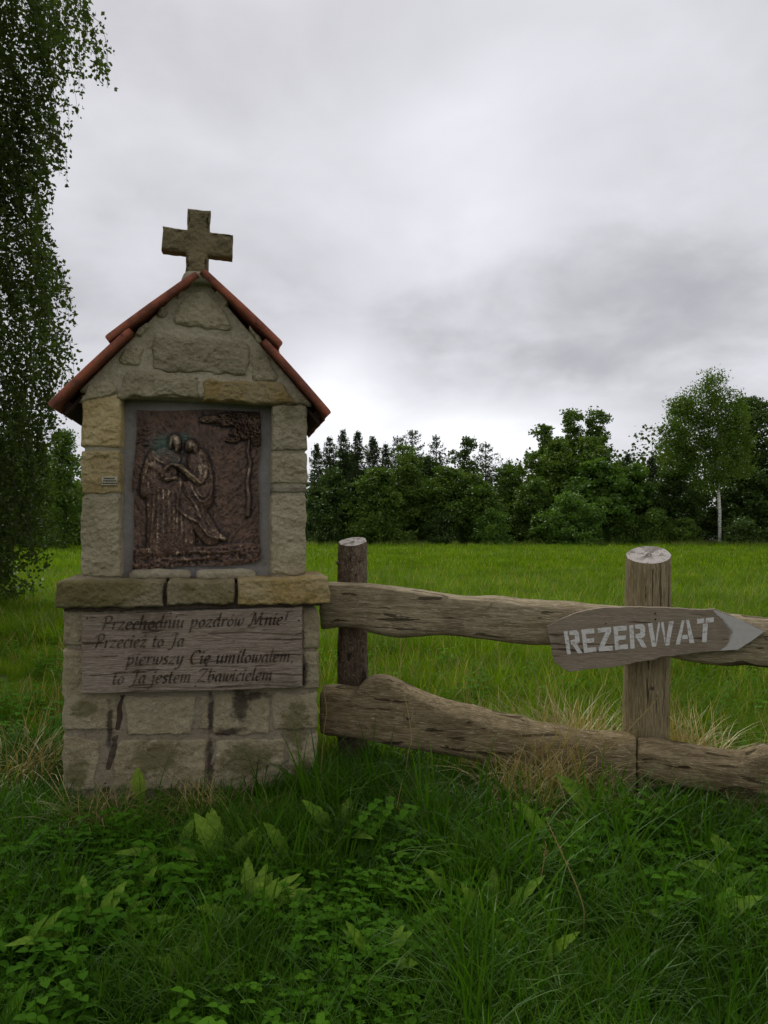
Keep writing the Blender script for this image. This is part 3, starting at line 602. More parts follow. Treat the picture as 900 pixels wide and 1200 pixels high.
    # drapery
    for P, w, h in (([(212, 600), (205, 760), (188, 925)], 6, .008), ([(240, 560), (238, 740), (232, 935)], 6, .006), ([(268, 570), (272, 760), (262, 940)], 6, .007),
                    ([(298, 560), (305, 740), (300, 945)], 6, .007), ([(325, 570), (335, 780), (325, 945)], 5, .006), ([(352, 600), (356, 700), (350, 900)], 5, .007),
                    ([(378, 740), (382, 840), (372, 935)], 5, .007), ([(410, 800), (408, 935)], 5, .006), ([(440, 830), (448, 930)], 5, .006), ([(476, 860), (490, 930)], 5, .005),
                    ([(372, 460), (376, 560), (362, 640), (356, 700), (385, 735), (440, 775), (485, 800), (520, 850), (560, 892), (640, 905)], 8, .013),
                    ([(392, 480), (400, 560), (430, 640), (470, 700), (500, 780), (540, 850), (590, 890)], 7, .009),
                    ([(420, 520), (450, 600), (490, 660), (520, 760), (580, 860)], 6, .007),
                    ([(512, 362), (530, 420), (528, 500), (502, 552), (462, 520), (420, 480), (385, 455)], 7, .010),
                    ([(468, 582), (490, 625), (515, 640), (545, 605), (552, 560)], 6, .009), ([(455, 610), (485, 655), (520, 668), (560, 630), (575, 570)], 5, .007),
                    ([(560, 480), (570, 560), (556, 680), (560, 740)], 6, .007), ([(540, 400), (565, 450), (575, 520)], 6, .006),
                    ([(160, 395), (175, 430), (150, 500), (140, 560)], 6, .009), ([(200, 370), (232, 400), (280, 425)], 6, .008), ([(186, 560), (192, 600), (222, 612)], 5, .006),
                    ([(165, 520), (180, 580), (172, 640)], 5, .006), ([(130, 470), (136, 560), (120, 640)], 5, .005), ([(238, 505), (262, 520), (330, 520)], 5, .006),
                    ([(270, 470), (300, 455), (330, 458)], 4, .006)): ridge(P, w, h)
    body = (cls == 1) | (cls == 2); H = np.where(body, H + .003*N2 + .0025*N3 + .0007*np.sin(X*.22+N1*9), H)
    for k in range(150):   # small tool marks and creases of the cloth
        cx, cy, a = rr0.uniform(130, 620), rr0.uniform(380, 930), rr0.normal()*.35+1.5; dx, dy = X-cx, Y-cy; u = dx*math.cos(a)+dy*math.sin(a); v = -dx*math.sin(a)+dy*math.cos(a)
        H = H + rr0.uniform(-.003, .005)*np.exp(-(u/rr0.uniform(12, 40))**2-(v/rr0.uniform(2.5, 5))**2)*body
    # tree on the right: trunk and ragged crown
    bulge([(800, 280), (790, 350), (806, 430), (788, 560), (800, 660), (792, 760)], 10, 17, .015, 3); 
    crown = np.zeros(X.shape)
    for (cx, cy, rx_, ry_) in ((560, 145, 75, 26), (650, 150, 80, 42), (740, 150, 80, 48), (820, 165, 55, 55), (760, 230, 75, 48), (845, 260, 34, 60), (700, 280, 45, 16)):
        crown = np.maximum(crown, np.clip(1-((X-cx)/rx_)**2-((Y-cy)/ry_)**2, 0, 1))
    rr = np.random.RandomState(4); cm = crown > .02
    H = np.where(cm, np.maximum(H, .010+.012*np.sqrt(crown)), H); cls[cm] = 3
    for k in range(330):
        cx, cy = rr.uniform(490, 880), rr.uniform(100, 320)
        j = int(np.clip((cy-82)/990*ny, 0, ny-1)); i = int(np.clip((cx-100)/766*nx, 0, nx-1))
        if crown[j, i] <= .03: continue
        a = rr.uniform(-.4, 1.0) if cx < 700 else rr.uniform(.2, 2.0); l = rr.uniform(8, 17)
        dx, dy = X-cx, Y-cy; u = dx*math.cos(a)+dy*math.sin(a); v = -dx*math.sin(a)+dy*math.cos(a)
        H = H + rr.uniform(.006, .015)*np.exp(-(u/l)**2-(v/4.2)**2) - .006*np.exp(-(u/l)**2-((v-8)/4)**2)
    for k in range(16):    # leaves at the left edge
        cx, cy, a = rr.uniform(105, 180), rr.uniform(200, 300), rr.uniform(-.6, .6); dx, dy = X-cx, Y-cy; u = dx*math.cos(a)+dy*math.sin(a); v = -dx*math.sin(a)+dy*math.cos(a)
        H = H + .008*np.exp(-(u/16)**2-(v/4.5)**2)
    for k in range(70):    # tooling strokes of the background
        cx, cy, a = rr.uniform(480, 860), rr.uniform(300, 930), rr.uniform(-1.1, -.2); dx, dy = X-cx, Y-cy; u = dx*math.cos(a)+dy*math.sin(a); v = -dx*math.sin(a)+dy*math.cos(a)
        H = H + rr.uniform(.0015, .0035)*np.exp(-(u/26)**2-(v/5)**2)*(cls == 0)
    def blur(A, r):
        for ax in (0, 1):
            P = np.pad(A, [(r+1, r) if k == ax else (0, 0) for k in (0, 1)], 'edge'); c = np.cumsum(P, axis=ax)
            A = (np.take(c, range(2*r+1, c.shape[ax]), axis=ax) - np.take(c, range(0, c.shape[ax]-2*r-1), axis=ax))/(2*r+1)
        return A
    Hb = blur(H, 2); H = np.where(body, .35*H + .65*Hb + .0012*N3, (H + blur(H, 1))/2)
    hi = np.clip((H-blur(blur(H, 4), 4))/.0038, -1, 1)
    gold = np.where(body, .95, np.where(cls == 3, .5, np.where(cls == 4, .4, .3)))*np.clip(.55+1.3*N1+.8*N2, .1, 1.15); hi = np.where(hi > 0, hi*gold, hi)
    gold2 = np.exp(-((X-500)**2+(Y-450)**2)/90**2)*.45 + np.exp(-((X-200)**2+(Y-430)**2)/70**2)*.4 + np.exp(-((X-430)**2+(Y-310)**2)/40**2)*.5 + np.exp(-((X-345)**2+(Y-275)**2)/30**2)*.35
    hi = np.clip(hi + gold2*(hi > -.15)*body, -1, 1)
    pat = np.clip(np.exp(-((X-255)**2+(Y-300)**2)/60**2)*1.1 + np.exp(-((X-395)**2+(Y-255)**2)/26**2) + np.exp(-((X-345)**2+(Y-395)**2)/40**2)*.4, 0, 1)
    off0 = .168
    c = [Vector(S(140+x/5.294, 465+y/5.294, off0)) for x, y in ((0, 0), (1000, 0), (0, 1000))]
    A = c[0].x + (c[1].x-c[0].x)*X/1000; Bz = c[0].y + (c[1].y-c[0].y)*X/1000 + (c[2].y-c[0].y)*Y/1000
    Yl = off0 - H
    V = np.stack([A, Yl, Bz], -1).reshape(-1, 3)
    ii = np.arange((ny-1)*(nx-1)); r_, q_ = ii//(nx-1), ii % (nx-1); v0 = r_*nx+q_
    F = np.stack([v0, v0+nx, v0+nx+1, v0+1], -1); fc = cls[r_, q_]
    # normals once for the whole field so that the parts join without a seam
    root = empty('relief_plaque', shrine.matrix_basis @ Vector((0, 0, 0)), TH); root.location = shrine.location + Vector((S.u*.0))
    tag(root, 'dark bronze relief of two embracing robed figures beside a tree, set in the shrine niche', 'relief')
    names = {0: 'background_plate', 1: 'robed_figure', 2: 'leaning_robed_figure', 3: 'carved_tree', 4: 'rocky_ground'}
    full = npmesh('tmp', V, F); nrm = np.empty(len(V)*3, np.float32); full.vertices.foreach_get('normal', nrm) if hasattr(full.vertices[0], 'normal') else None; nrm = nrm.reshape(-1, 3)
    tint = hi.ravel(); pa = pat.ravel()
    for k, nm in names.items():
        f = F[fc == k]; used, inv = np.unique(f, return_inverse=True); f2 = inv.reshape(f.shape)
        VV = V[used]; tt = tint[used]; pp = pa[used]; FF = [f2]
        if k == 0:     # rim and back of the slab
            ring = [i for i in range(nx)] + [j*nx+nx-1 for j in range(1, ny)] + [(ny-1)*nx+i for i in range(nx-2, -1, -1)] + [j*nx for j in range(ny-2, 0, -1)]
            R = len(ring); b0 = len(VV); rv = V[ring]; bk = rv.copy(); bk[:, 1] = .192; rv = rv + np.array([0, .0005, 0], np.float32)
            VV = np.concatenate([VV, rv, bk]); tt = np.concatenate([tt, np.full(2*R, -.3)]); pp = np.concatenate([pp, np.zeros(2*R)])
            a_ = np.arange(R); b_ = (a_+1) % R; FF.append(np.stack([b0+a_, b0+b_, b0+R+b_, b0+R+a_], -1))
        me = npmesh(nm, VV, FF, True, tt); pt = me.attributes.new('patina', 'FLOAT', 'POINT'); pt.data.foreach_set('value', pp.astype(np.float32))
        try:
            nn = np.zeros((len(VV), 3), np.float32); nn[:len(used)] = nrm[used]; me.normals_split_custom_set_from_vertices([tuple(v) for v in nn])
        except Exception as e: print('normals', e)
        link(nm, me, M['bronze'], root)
    bpy.data.meshes.remove(full)
relief()
# ------------------------------------------------------------------ lettering pen
GL = {'P': (1.15, [[(.28,1.7),(.3,.8),(.2,0)],[(-.05,1.35),(.25,1.75),(.8,1.7),(.92,1.25),(.6,.88),(.3,.85)]]), 'r': (.66, [[(0,.85),(.12,1),(.12,0)],[(.13,.6),(.35,.98),(.55,.9)]]),
 'z': (.8, [[(.02,.92),(.6,.97)],[(.6,.95),(0,.05)],[(0,.05),(.35,.1),(.62,0)]]), 'e': (.78, [[(.1,.5),(.52,.62),(.5,.95),(.22,.92),(.05,.42),(.25,0),(.6,.18)]]),
 'c': (.7, [[(.55,.88),(.3,1),(.05,.5),(.2,.02),(.55,.15)]]), 'h': (.95, [[(.15,1.8),(.12,.9),(.12,0)],[(.13,.6),(.4,.98),(.6,.85),(.6,.12),(.78,.05)]]),
 'o': (.82, [[(.35,1),(.08,.6),(.18,.05),(.48,.08),(.62,.6),(.35,1)]]), 'd': (.95, [[(.6,.9),(.3,1),(.06,.5),(.2,.03),(.58,.3)],[(.64,1.8),(.6,.8),(.62,.1),(.8,.05)]]),
 'n': (.95, [[(0,.85),(.12,1),(.12,0)],[(.13,.6),(.4,.98),(.6,.85),(.6,.12),(.78,.05)]]), 'i': (.45, [[(0,.85),(.12,1),(.12,.12),(.3,.05)],[(.16,1.52),(.26,1.36)]]),
 'u': (.95, [[(0,.85),(.12,1),(.12,.2),(.3,0),(.58,.38)],[(.6,1),(.6,.12),(.78,.05)]]), 'p': (.9, [[(0,.85),(.12,1),(.1,-.7)],[(.12,.65),(.4,1),(.64,.7),(.5,.1),(.15,.05)]]),
 'w': (1.15, [[(0,.9),(.12,1),(.15,.1),(.42,.25),(.5,1)],[(.5,.6),(.55,.05),(.8,.15),(.98,.7),(.88,1)]]), 'M': (1.75, [[(-.1,.1),(.15,0),(.4,1.7)],[(.4,1.7),(.72,.1)],[(.72,.1),(1.2,1.7)],[(1.2,1.7),(1.25,.2),(1.5,.02)],[(-.05,1.4),(.15,1.75),(.4,1.65)]]),
 '!': (.5, [[(.3,1.7),(.2,.5)],[(.15,.1),(.2,.02)]]), 't': (.6, [[(.2,1.45),(.15,.2),(.35,.02),(.5,.1)],[(-.04,.98),(.45,1)]]),
 'J': (.95, [[(.05,1.4),(.3,1.72),(.8,1.68)],[(.6,1.65),(.52,.4),(.3,-.3),(-.05,-.35)]]), 'a': (.88, [[(.6,.9),(.3,1),(.06,.5),(.2,.03),(.55,.35)],[(.6,1),(.58,.12),(.78,.05)]]),
 's': (.68, [[(.5,.9),(.25,1),(.1,.75),(.42,.4),(.35,.05),(0,.1)]]), 'y': (.9, [[(0,.85),(.12,1),(.15,.2),(.3,.03),(.58,.4)],[(.62,1),(.55,0),(.3,-.6),(-.05,-.55)]]),
 'C': (1.15, [[(.98,1.4),(.75,1.72),(.3,1.5),(.08,.8),(.3,.05),(.7,0),(.95,.25)]]), 'm': (1.4, [[(0,.85),(.12,1),(.12,0)],[(.13,.6),(.38,.98),(.54,.85),(.54,0)],[(.55,.6),(.8,.98),(.98,.85),(.98,.12),(1.15,.05)]]),
 'l': (.45, [[(.18,1.8),(.12,.9),(.12,.15),(.32,.05)]]), 'j': (.45, [[(0,.85),(.14,1),(.12,-.2),(-.1,-.65),(-.3,-.55)],[(.16,1.52),(.26,1.36)]]),
 'Z': (1.2, [[(.05,1.4),(.2,1.68),(1,1.68)],[(.98,1.65),(.02,.05)],[(.02,.05),(.4,.12),(1.05,0)]]), 'b': (.88, [[(.15,1.8),(.1,.8),(.12,.15),(.35,0),(.62,.4),(.5,.95),(.13,.7)]]),
 ',': (.4, [[(.15,.1),(.05,-.25)]]), ' ': (.62, [])}
GL['ó'] = (GL['o'][0], GL['o'][1]+[[(.35,1.3),(.55,1.6)]]); GL['ż'] = (GL['z'][0], GL['z'][1]+[[(.32,1.54),(.42,1.37)]])
GL['ę'] = (GL['e'][0], GL['e'][1]+[[(.42,.05),(.3,-.2),(.5,-.32)]]); GL['ł'] = (GL['l'][0], GL['l'][1]+[[(-.08,.75),(.36,1.1)]])
def pen_text(txt, place, x0, x1, root):
    """broad-nib strokes; place(u along, v up in x-heights, layer) -> point"""
    W = sum(GL[c][0] for c in txt); k = (x1-x0)/W; x = 0; nib = Vector((math.cos(.7), math.sin(.7)))*.10; lay = 0
    for ch in txt:
        adv, st = GL[ch]; mb = MB()
        for pts in st:
            P = [Vector((p.x, p.y)) for p in catmull([(a, b, 0) for a, b in pts], 5)]; V = []; lay += 1
            for i, p in enumerate(P):
                d = P[min(i+1, len(P)-1)]-P[max(i-1, 0)]; d.normalize(); nn = Vector((-d.y, d.x)); o = nib + nn*(.032 if nn.dot(nib) > 0 else -.032)
                for q in (p-o, p+o): V.append(place((x+q.x+q.y*.2)*k + x0, q.y, lay))
            mb.add(V, [(2*i, 2*i+2, 2*i+3, 2*i+1) for i in range(len(P)-1)])
        x += adv
        if st: mb.build('letter', M['worn_burn'], root, False)
# ------------------------------------------------------------------ wooden text board on the plinth
def text_board():
    off = -.062; T = .036
    TL, TR, BR, BL = [Vector(S(x, y, off)) for x, y in ((95.5, 721), (354.5, 711), (354.5, 806), (96, 814))]
    root = empty('text_board', O, TH); tag(root, 'weathered grey wooden board with a four-line Polish prayer burnt in, under the shrine ledge', 'sign')
    nx, ny = 240, 84; V = []; F = []
    px2 = lambda cx, cy: (90+cx/3.273, 700+cy/3.273)
    cracks = [[(505,142),(640,136),(760,143),(866,150)], [(700,292),(780,298),(866,301)], [(440,268),(540,266),(650,273)], [(120,372),(260,362),(420,358)], [(180,352),(300,345),(520,352),(700,344)], [(530,148),(600,160),(700,166),(780,160)], [(30,112),(160,120),(330,116)], [(560,348),(700,338),(860,345)], [(40,262),(180,268),(300,262)], [(600,205),(720,212),(860,206)]]
    cr = [[Vector(S(*px2(*p), off)) for p in c] for c in cracks]; dep = [.011, .012, .007, .005, .007, .005, .003, .008, .003, .004]
    for j in range(ny+1):
        for i in range(nx+1):
            s, t = i/nx, j/ny; c = BL*(1-s)*(1-t)+BR*s*(1-t)+TR*s*t+TL*(1-s)*t
            e = 0
            for P, dd in zip(cr, dep):
                if not (P[0].x-.03 < c.x < P[-1].x+.03) or abs(c.y-P[0].y) > .05: continue
                for k in range(len(P)-1):
                    v = P[k+1]-P[k]; u = max(0, min(1, (c-P[k]).dot(v)/v.length_squared)); d = (c-P[k]-v*u).length
                    d += .002*noise.noise((c.x*40, k, 0)); e = max(e, dd*math.exp(-(d/.0032)**2))
            ed = min(min(s, 1-s)*1.17, min(t, 1-t)*.42); e += .004*math.exp(-ed/.006)
            g = .0012*noise.fractal((c.x*3, c.y*60, 2), 1, 2, 3) + .0008*noise.noise((c.x*12, c.y*140, 5))
            zz = c.y + (.004*noise.noise((c.x*9, 0, 3)) if j in (0, ny) else 0)
            V.append((c.x, off + e - g, zz))
    F = [(j*(nx+1)+i, j*(nx+1)+i+1, (j+1)*(nx+1)+i+1, (j+1)*(nx+1)+i) for j in range(ny) for i in range(nx)]
    w = nx+1; ring = list(range(w)) + [j*w+nx for j in range(1, ny+1)] + [ny*w+i for i in range(nx-1, -1, -1)] + [j*w for j in range(ny-1, 0, -1)]
    b0 = len(V); V += [(V[r][0], off+T, V[r][2]) for r in ring]; R = len(ring)
    F += [(ring[k], b0+k, b0+(k+1) % R, ring[(k+1) % R]) for k in range(R)]
    me = bpy.data.meshes.new('board'); me.from_pydata(V, [], F); me.polygons.foreach_set('use_smooth', [True]*len(F)); me.update()
    link('board', me, M['board'], root)
    for txt, (xa, ya), (xb, yb), xh in (('Przechodniu pozdrów Mnie!', (92, 126), (806, 103), 30), ('Przecież to Ja', (66, 195), (412, 187), 30), ('pierwszy Cię umiłowałem,', (190, 259), (834, 246), 30), ('to Ja jestem Zbawicielem', (134, 333), (752, 317), 30)):
        a = Vector(S(*px2(xa, ya), off)); b = Vector(S(*px2(xb, yb), off)); h = Vector(S(*px2(xa, ya-xh), off)).y - a.y; L = (b-a).length; d = (b-a)/L
        def place(u, v, lay): c = a + d*u + Vector((0, v*h)); return (c.x, off - .0042 - lay*.00002, c.y)
        pen_text(txt, place, 0, L, root)
    for (cx, cy) in ((40, 80), (455, 340), (852, 88), (360, 62)):     # nail heads
        a = S(*px2(cx, cy), off); mb = MB(); mb.tube([(a[0], off-.004, a[1]), (a[0], off+.004, a[1])], [.004, .004], 8); mb.build('nail', M['letter_burn'], root)
text_board()
# ------------------------------------------------------------------ log fence
FA = at(380, 700, 4.35); FB = at(900, 700, 3.6); FA.z = 0; FB.z = 0
RZ = math.atan2(FB.y-FA.y, FB.x-FA.x); FR = Frame(FA, RZ)
fence = empty('rail_fence', FA, RZ); tag(fence, 'rustic log fence of wany weathered rails on two round posts beside the shrine', 'fence')
def interp(tab, x):
    xs = [p[0] for p in tab]; return float(np.interp(x, xs, [p[1] for p in tab]))
def rail(top, bot, bev, T, mat, seed, off=0.0, ends=(0, 0), knots=()):
    TP = [FR(x, y, off) for x, y in top]; BP = [FR(x, y, off) for x, y in bot]; BV = [(FR(x, 800, off)[0], b/223*(1.0)) for x, b in bev]
    TPs = [tuple(p) for p in catmull([(a, b, 0) for a, b in TP], 4)]; BPs = [tuple(p) for p in catmull([(a, b, 0) for a, b in BP], 4)]
    x0, x1 = TP[0][0], TP[-1][0]; n = int((x1-x0)/.012); V = []; m = None
    for i in range(n+1):
        x = x0+(x1-x0)*i/n; t = interp(TPs, x); b = interp(BPs, x); bv = interp(BV, x); h = t-b-bv
        sec = [(.022, b), (.006, b+.012)] + [(-.004*math.sin(math.pi*k/9), b+.012+(h-.018)*k/9) for k in range(1, 9)] + [(.002, t-bv-.004), (.012, t-bv*.9), (T*.25, t-bv*.55), (T*.5, t-bv*.15), (T*.75, t), (T*.95, t-.02), (T, t-.05), (T*1.02, (t+b)/2), (T*.95, b+.03), (T*.7, b+.004), (T*.4, b-.006)]
        m = len(sec)
        for k, (y, z) in enumerate(sec):
            dn = .006*noise.noise((x*2.2+seed, k*.5, seed)) + .0045*noise.noise((x*9+seed, z*30, k*.3)) + .002*noise.noise((x*40, z*90, seed))
            gv = noise.noise((x*1.4+seed, z*26, 7.7)); dn += -.006*max(0, .12-abs(gv))/.12 if 1 < k < 11 else 0
            kn = 0
            for (kx, kz, kr) in knots:
                q = math.hypot(x-kx, z-kz)/kr
                if q < 2 and 0 < k < 12: kn += .012*math.exp(-(q*1.2)**2) - .012*math.exp(-((q-1)/.25)**2)
            e = 0
            if i < 3: e = (3-i)*.004
            if n-i < 3: e = (3-(n-i))*.004
            zc = (t+b)/2; V.append((x + .004*noise.noise((y*60, z*60, seed))*(i in (0, n)), off + y + (e if y < T*.3 else -e if y > T*.7 else 0) - dn - kn, z + dn*.7 + (zc-z)*e*2))
    F = [(i*m+k, (i+1)*m+k, (i+1)*m+(k+1) % m, i*m+(k+1) % m) for i in range(n) for k in range(m)] + [tuple(range(m)), tuple(n*m+k for k in range(m))[::-1]]
    mb = MB(); mb.add(V, F); return mb.build('rail', M[mat], fence)
kn = lambda x, y, r: (*FR(x, y, 0), r)
rail([(374,683),(400,683),(438,685.6),(484,691.5),(522,697),(547,699.6),(578,699),(609,703),(640,705),(667,706.5),(710,711),(780,715),(856,720.5),(900,726),(990,736)],
     [(374,738),(400,735),(422,737),(434.7,742),(467,747),(515.6,744),(547,747),(578,750.6),(609,754.7),(642,756),(700,760),(779,769.6),(807,775),(850,781),(875,779.6),(900,782.7),(990,790)],
     [(374,3),(450,3),(520,4),(580,6),(660,7),(760,9),(860,12),(990,14)], .10, 'rail', 3.3, knots=[kn(409,702,.010), kn(419,702,.009), kn(572,710,.014), kn(467,722,.012), kn(595,742,.012), kn(500,741,.01)])
rail([(374,806),(394,806),(413,808),(425,796.7),(438,793.6),(453,796),(472,805),(494,815),(522,824.7),(553,831),(578,838.7),(609,844),(620,849),(651,854),(682,860.5),(726,862.6),(745.3,867)],
     [(374,862),(422,868),(469,877.6),(515.6,885),(559,893),(620,907),(680,921),(745.3,935)], [(374,8),(430,5),(472,6),(550,12),(609,14),(682,15),(745,11)], .13, 'rail_low', 9.1, off=-.01, knots=[kn(480,840,.03), kn(640,880,.02)])
rail([(747.3,869.5),(769,870),(794,874.5),(838,882),(866,885),(884,881),(897,877),(912,880),(990,890)],
     [(747.3,934),(775.6,923),(807,926),(838,933.6),(869,946),(900,955),(990,972)], [(747,12),(794,17),(838,15),(866,12),(884,6),(900,5),(990,9)], .13, 'rail_low', 21.7, off=-.012, knots=[kn(893,891,.03)])
def post(px_top, px_bot, py_top, r_top, r_bot, offc, mat, slope, seed, rough):
    tx, tz = FR(px_top, py_top, offc); bx, _ = FR(px_bot, 870, offc); n = 28; rows = 46; V = []; ztop = tz
    for j in range(rows+1):
        f = j/rows
        for k in range(n):
            q = 2*math.pi*k/n; r = (r_bot+(r_top-r_bot)*f)*(1+.03*math.sin(q*2+seed)+.02*math.sin(q*3+seed*2))
            x, y = math.cos(q), math.sin(q)
            zt = ztop + y*r*slope; z = -.25 + (zt+.25)*f
            d = rough*noise.noise((x*2+seed, y*2, z*5)) + rough*.7*noise.noise((x*7, y*7+seed, z*14)) - .004*max(0, .1-abs(noise.noise((q*5, seed, z*.8))))/.1
            cx = bx+(tx-bx)*min(1, max(0, z)/ztop); V.append((cx+x*(r+d), offc+y*(r+d), z))
        # rounded arris
    for k in range(n):
        x, y, z = V[rows*n+k]; V[rows*n+k] = (tx+(x-tx)*.97, offc+(y-offc)*.97, z)
    F = [(j*n+k, j*n+(k+1) % n, (j+1)*n+(k+1) % n, (j+1)*n+k) for j in range(rows) for k in range(n)]
    mb = MB(); mb.add(V, F); p = mb.build('post', M[mat], fence)
    cv = []; cf = []; ringv = [Vector(V[rows*n+k]) for k in range(n)]; c = sum(ringv, Vector())/n; R = 8
    for i in range(1, R+1):
        for k in range(n):
            v = c + (ringv[k]-c)*(i/R)
            if i < R: v.z += .006*noise.noise((v.x*40, v.y*40, seed)) - (.008 if abs(math.sin(k*.9+seed)) < .12 else 0)
            cv.append(v)
    cv.append(c + Vector((0, 0, -.006))); cf = [((i)*n+k, (i+1)*n+k, (i+1)*n+(k+1) % n, i*n+(k+1) % n) for i in range(R-1) for k in range(n)]
    cf = [f[::-1] for f in cf] + [(len(cv)-1, k, (k+1) % n) for k in range(n)]
    me = bpy.data.meshes.new('cut_end'); off_ = Vector((0, 0, 0)); me.from_pydata([tuple(Vector(v)-c) for v in cv], [], cf); me.polygons.foreach_set('use_smooth', [True]*len(cf)); me.update()
    o = link('cut_end', me, M['endgrain'], p); o.location = c
    for (q, z, r) in (((-2.6, ztop-.15, .018), (-.75, ztop-.13, .016), (-.55, ztop-.62, .02)) if mat == 'bark' else ((-1.35, ztop-.72, .012),)):   # branch stubs
        rr_ = r_bot+(r_top-r_bot)*z/ztop; cx = bx+(tx-bx)*z/ztop; d = Vector((math.cos(q), math.sin(q), .25)); b = Vector((cx, offc, z))
        mb = MB(); mb.tube([b+d*(rr_-.02), b+d*(rr_+.006), b+d*(rr_+.013)], [r, r*.8, r*.45], 8); mb.build('branch_stub', M['bark'], p)
post(413.5, 413.5, 634.5, .086, .094, .10+.095, 'bark', .30, 2.0, .010)
post(760, 755, 650, .121, .124, .10+.13, 'post', .34, 5.0, .004)
# ------------------------------------------------------------------ arrow sign
z5 = lambda x, y: (620+x/3.214, 610+y/3.214)
def arrow_sign():
    off = -.045; T = .032
    root = empty('arrow_sign', FA, RZ); tag(root, 'wooden arrow board with white stencilled REZERWAT pointing right, nailed across the fence rail and post', 'sign')
    pts = [(68,398),(120,370),(185,345),(270,328),(400,325),(520,329),(640,336),(700,333),(790,370),(892,418),(840,455),(787,489),(720,491),(650,496),(560,508),(500,514),(470,524),(420,530),(360,546),(300,554),(230,560),(155,571),(128,560),(108,543),(93,532),(86,490),(78,455)]
    P = [Vector(FR(*z5(*p), off)) for p in pts]; Q = []
    for i in range(len(P)):
        a, b = P[i], P[(i+1) % len(P)]; k = max(1, int((b-a).length/.02))
        for s in range(k):
            c = a.lerp(b, s/k); Q.append(c + Vector((noise.noise((c.x*30, c.y*30, 0)), noise.noise((c.x*30, c.y*30, 5))))*.004)
    c0 = sum(Q, Vector((0, 0)))/len(Q); n = len(Q); V = [];
    for (y, inset) in ((off+T, 0), (off+.003, 0), (off, .003)):
        for q in Q: V.append((q.x+(c0.x-q.x)*inset, y, q.y+(c0.y-q.y)*inset*3))
    F = [(j*n+k, j*n+(k+1) % n, (j+1)*n+(k+1) % n, (j+1)*n+k)[::-1] for j in (0, 1) for k in range(n)] + [tuple(2*n+k for k in range(n))[::-1], tuple(range(n))]
    me = bpy.data.meshes.new('board'); me.from_pydata(V, [], F); me.update(); link('board', me, M['sign_wood'], root)
    qTL, qTR, qBR, qBL = [Vector(FR(*z5(*p), off)) for p in ((130,417),(700,364),(694,455),(143,504))]
    rc = lambda x0, y0, x1, y1: [(x0, y0), (x1, y0), (x1, y1), (x0, y1)]
    L = {'R': (.78, [rc(0,0,.2,1), [(.27,.82),(.5,.8),(.62,1),(.27,1)], [(.5,.8),(.5,.62),(.72,.5),(.74,.86),(.62,1)], [(.27,.40),(.62,.42),(.72,.5),(.5,.62),(.27,.58)], [(.33,.40),(.55,.40),(.78,0),(.55,0)]]),
         'E': (.66, [rc(0,0,.2,1), rc(.2,.8,.62,1), rc(.2,.41,.56,.59), rc(.2,0,.62,.2)]), 'Z': (.72, [rc(.04,.8,.68,1), [(.42,.8),(.68,.8),(.28,.2),(.02,.2)], rc(0,0,.68,.2)]),
         'W': (1.2, [[(.0,1),(.21,1),(.36,0),(.17,0)], [(.36,0),(.36,.35),(.47,1),(.55,1),(.55,.85)], [(.62,.85),(.62,1),(.72,1),(.8,.35),(.8,0)], [(.80,0),(.98,0),(1.18,1),(.97,1)]]),
         'A': (.86, [[(0,0),(.2,0),(.39,1),(.27,1)], [(.45,1),(.58,1),(.86,0),(.64,0)], [(.27,.2),(.56,.2),(.52,.37),(.31,.37)]]), 'T': (.78, [rc(0,.8,.32,1), rc(.38,.8,.74,1), rc(.27,0,.48,.77)])}
    word = 'REZERWAT'; W = sum(L[c][0] for c in word)+.08*7; x = 0
    for ch in word:
        adv, polys = L[ch]; mb = MB()
        for li, pl in enumerate(polys):
            pp = []
            for i in range(len(pl)):
                a, b = pl[i], pl[(i+1) % len(pl)]
                for s in range(4): pp.append((a[0]+(b[0]-a[0])*s/4, a[1]+(b[1]-a[1])*s/4))
            V = []
            for (u, v) in pp:
                u += .012*noise.noise((u*9+x*3, v*9, 1)); v += .012*noise.noise((u*9, v*9+x, 2)); s = (x+u)/W; c = qBL.lerp(qBR, s).lerp(qTL.lerp(qTR, s), v); V.append((c.x, off-.0008-li*.00012, c.y))
            mb.add(V, [tuple(range(len(V)))])
        mb.build('letter', M['paint'], root, False); x += adv+.08
    t = NT('sprayed_white_tip'); n = t.noise(t.coords(), 60, 4, .7); a = t.math('ADD', t.attr('tint'), t.math('MULTIPLY', t.math('SUBTRACT', n, .5), .5))
    p = t.N.new('ShaderNodeBsdfPrincipled'); p.inputs['Roughness'].default_value = .85; t.L.new(t.mix(n, (.36,.34,.30), (.50,.48,.44)), p.inputs[0])
    tr = t.N.new('ShaderNodeBsdfTransparent'); mx = t.N.new('ShaderNodeMixShader'); t.L.new(t.ramp(a, .2, .8), mx.inputs[0]); t.L.new(tr.outputs[0], mx.inputs[1]); t.L.new(p.outputs[0], mx.inputs[2]); t.L.new(mx.outputs[0], t.out.inputs[0])
    out = [(703,337),(790,372),(886,418),(838,453),(786,486),(748,488)]; inn = [(690,338),(722,375),(738,410),(742,440),(738,465),(712,490)]; mb = MB(); V = []; T_ = []
    for k in range(6):
        for s in range(5):
            f = s/4; x_ = out[k][0]+(inn[k][0]-out[k][0])*f; y_ = out[k][1]+(inn[k][1]-out[k][1])*f; c = FR(*z5(x_, y_), off); V.append((c[0], off-.0012, c[1])); T_.append([1, 1, 1, .8, 0][s])
    mb.add(V, [(k*5+s, k*5+s+1, (k+1)*5+s+1, (k+1)*5+s) for k in range(5) for s in range(4)], T_); mb.build('painted_tip', t.m, root, False)
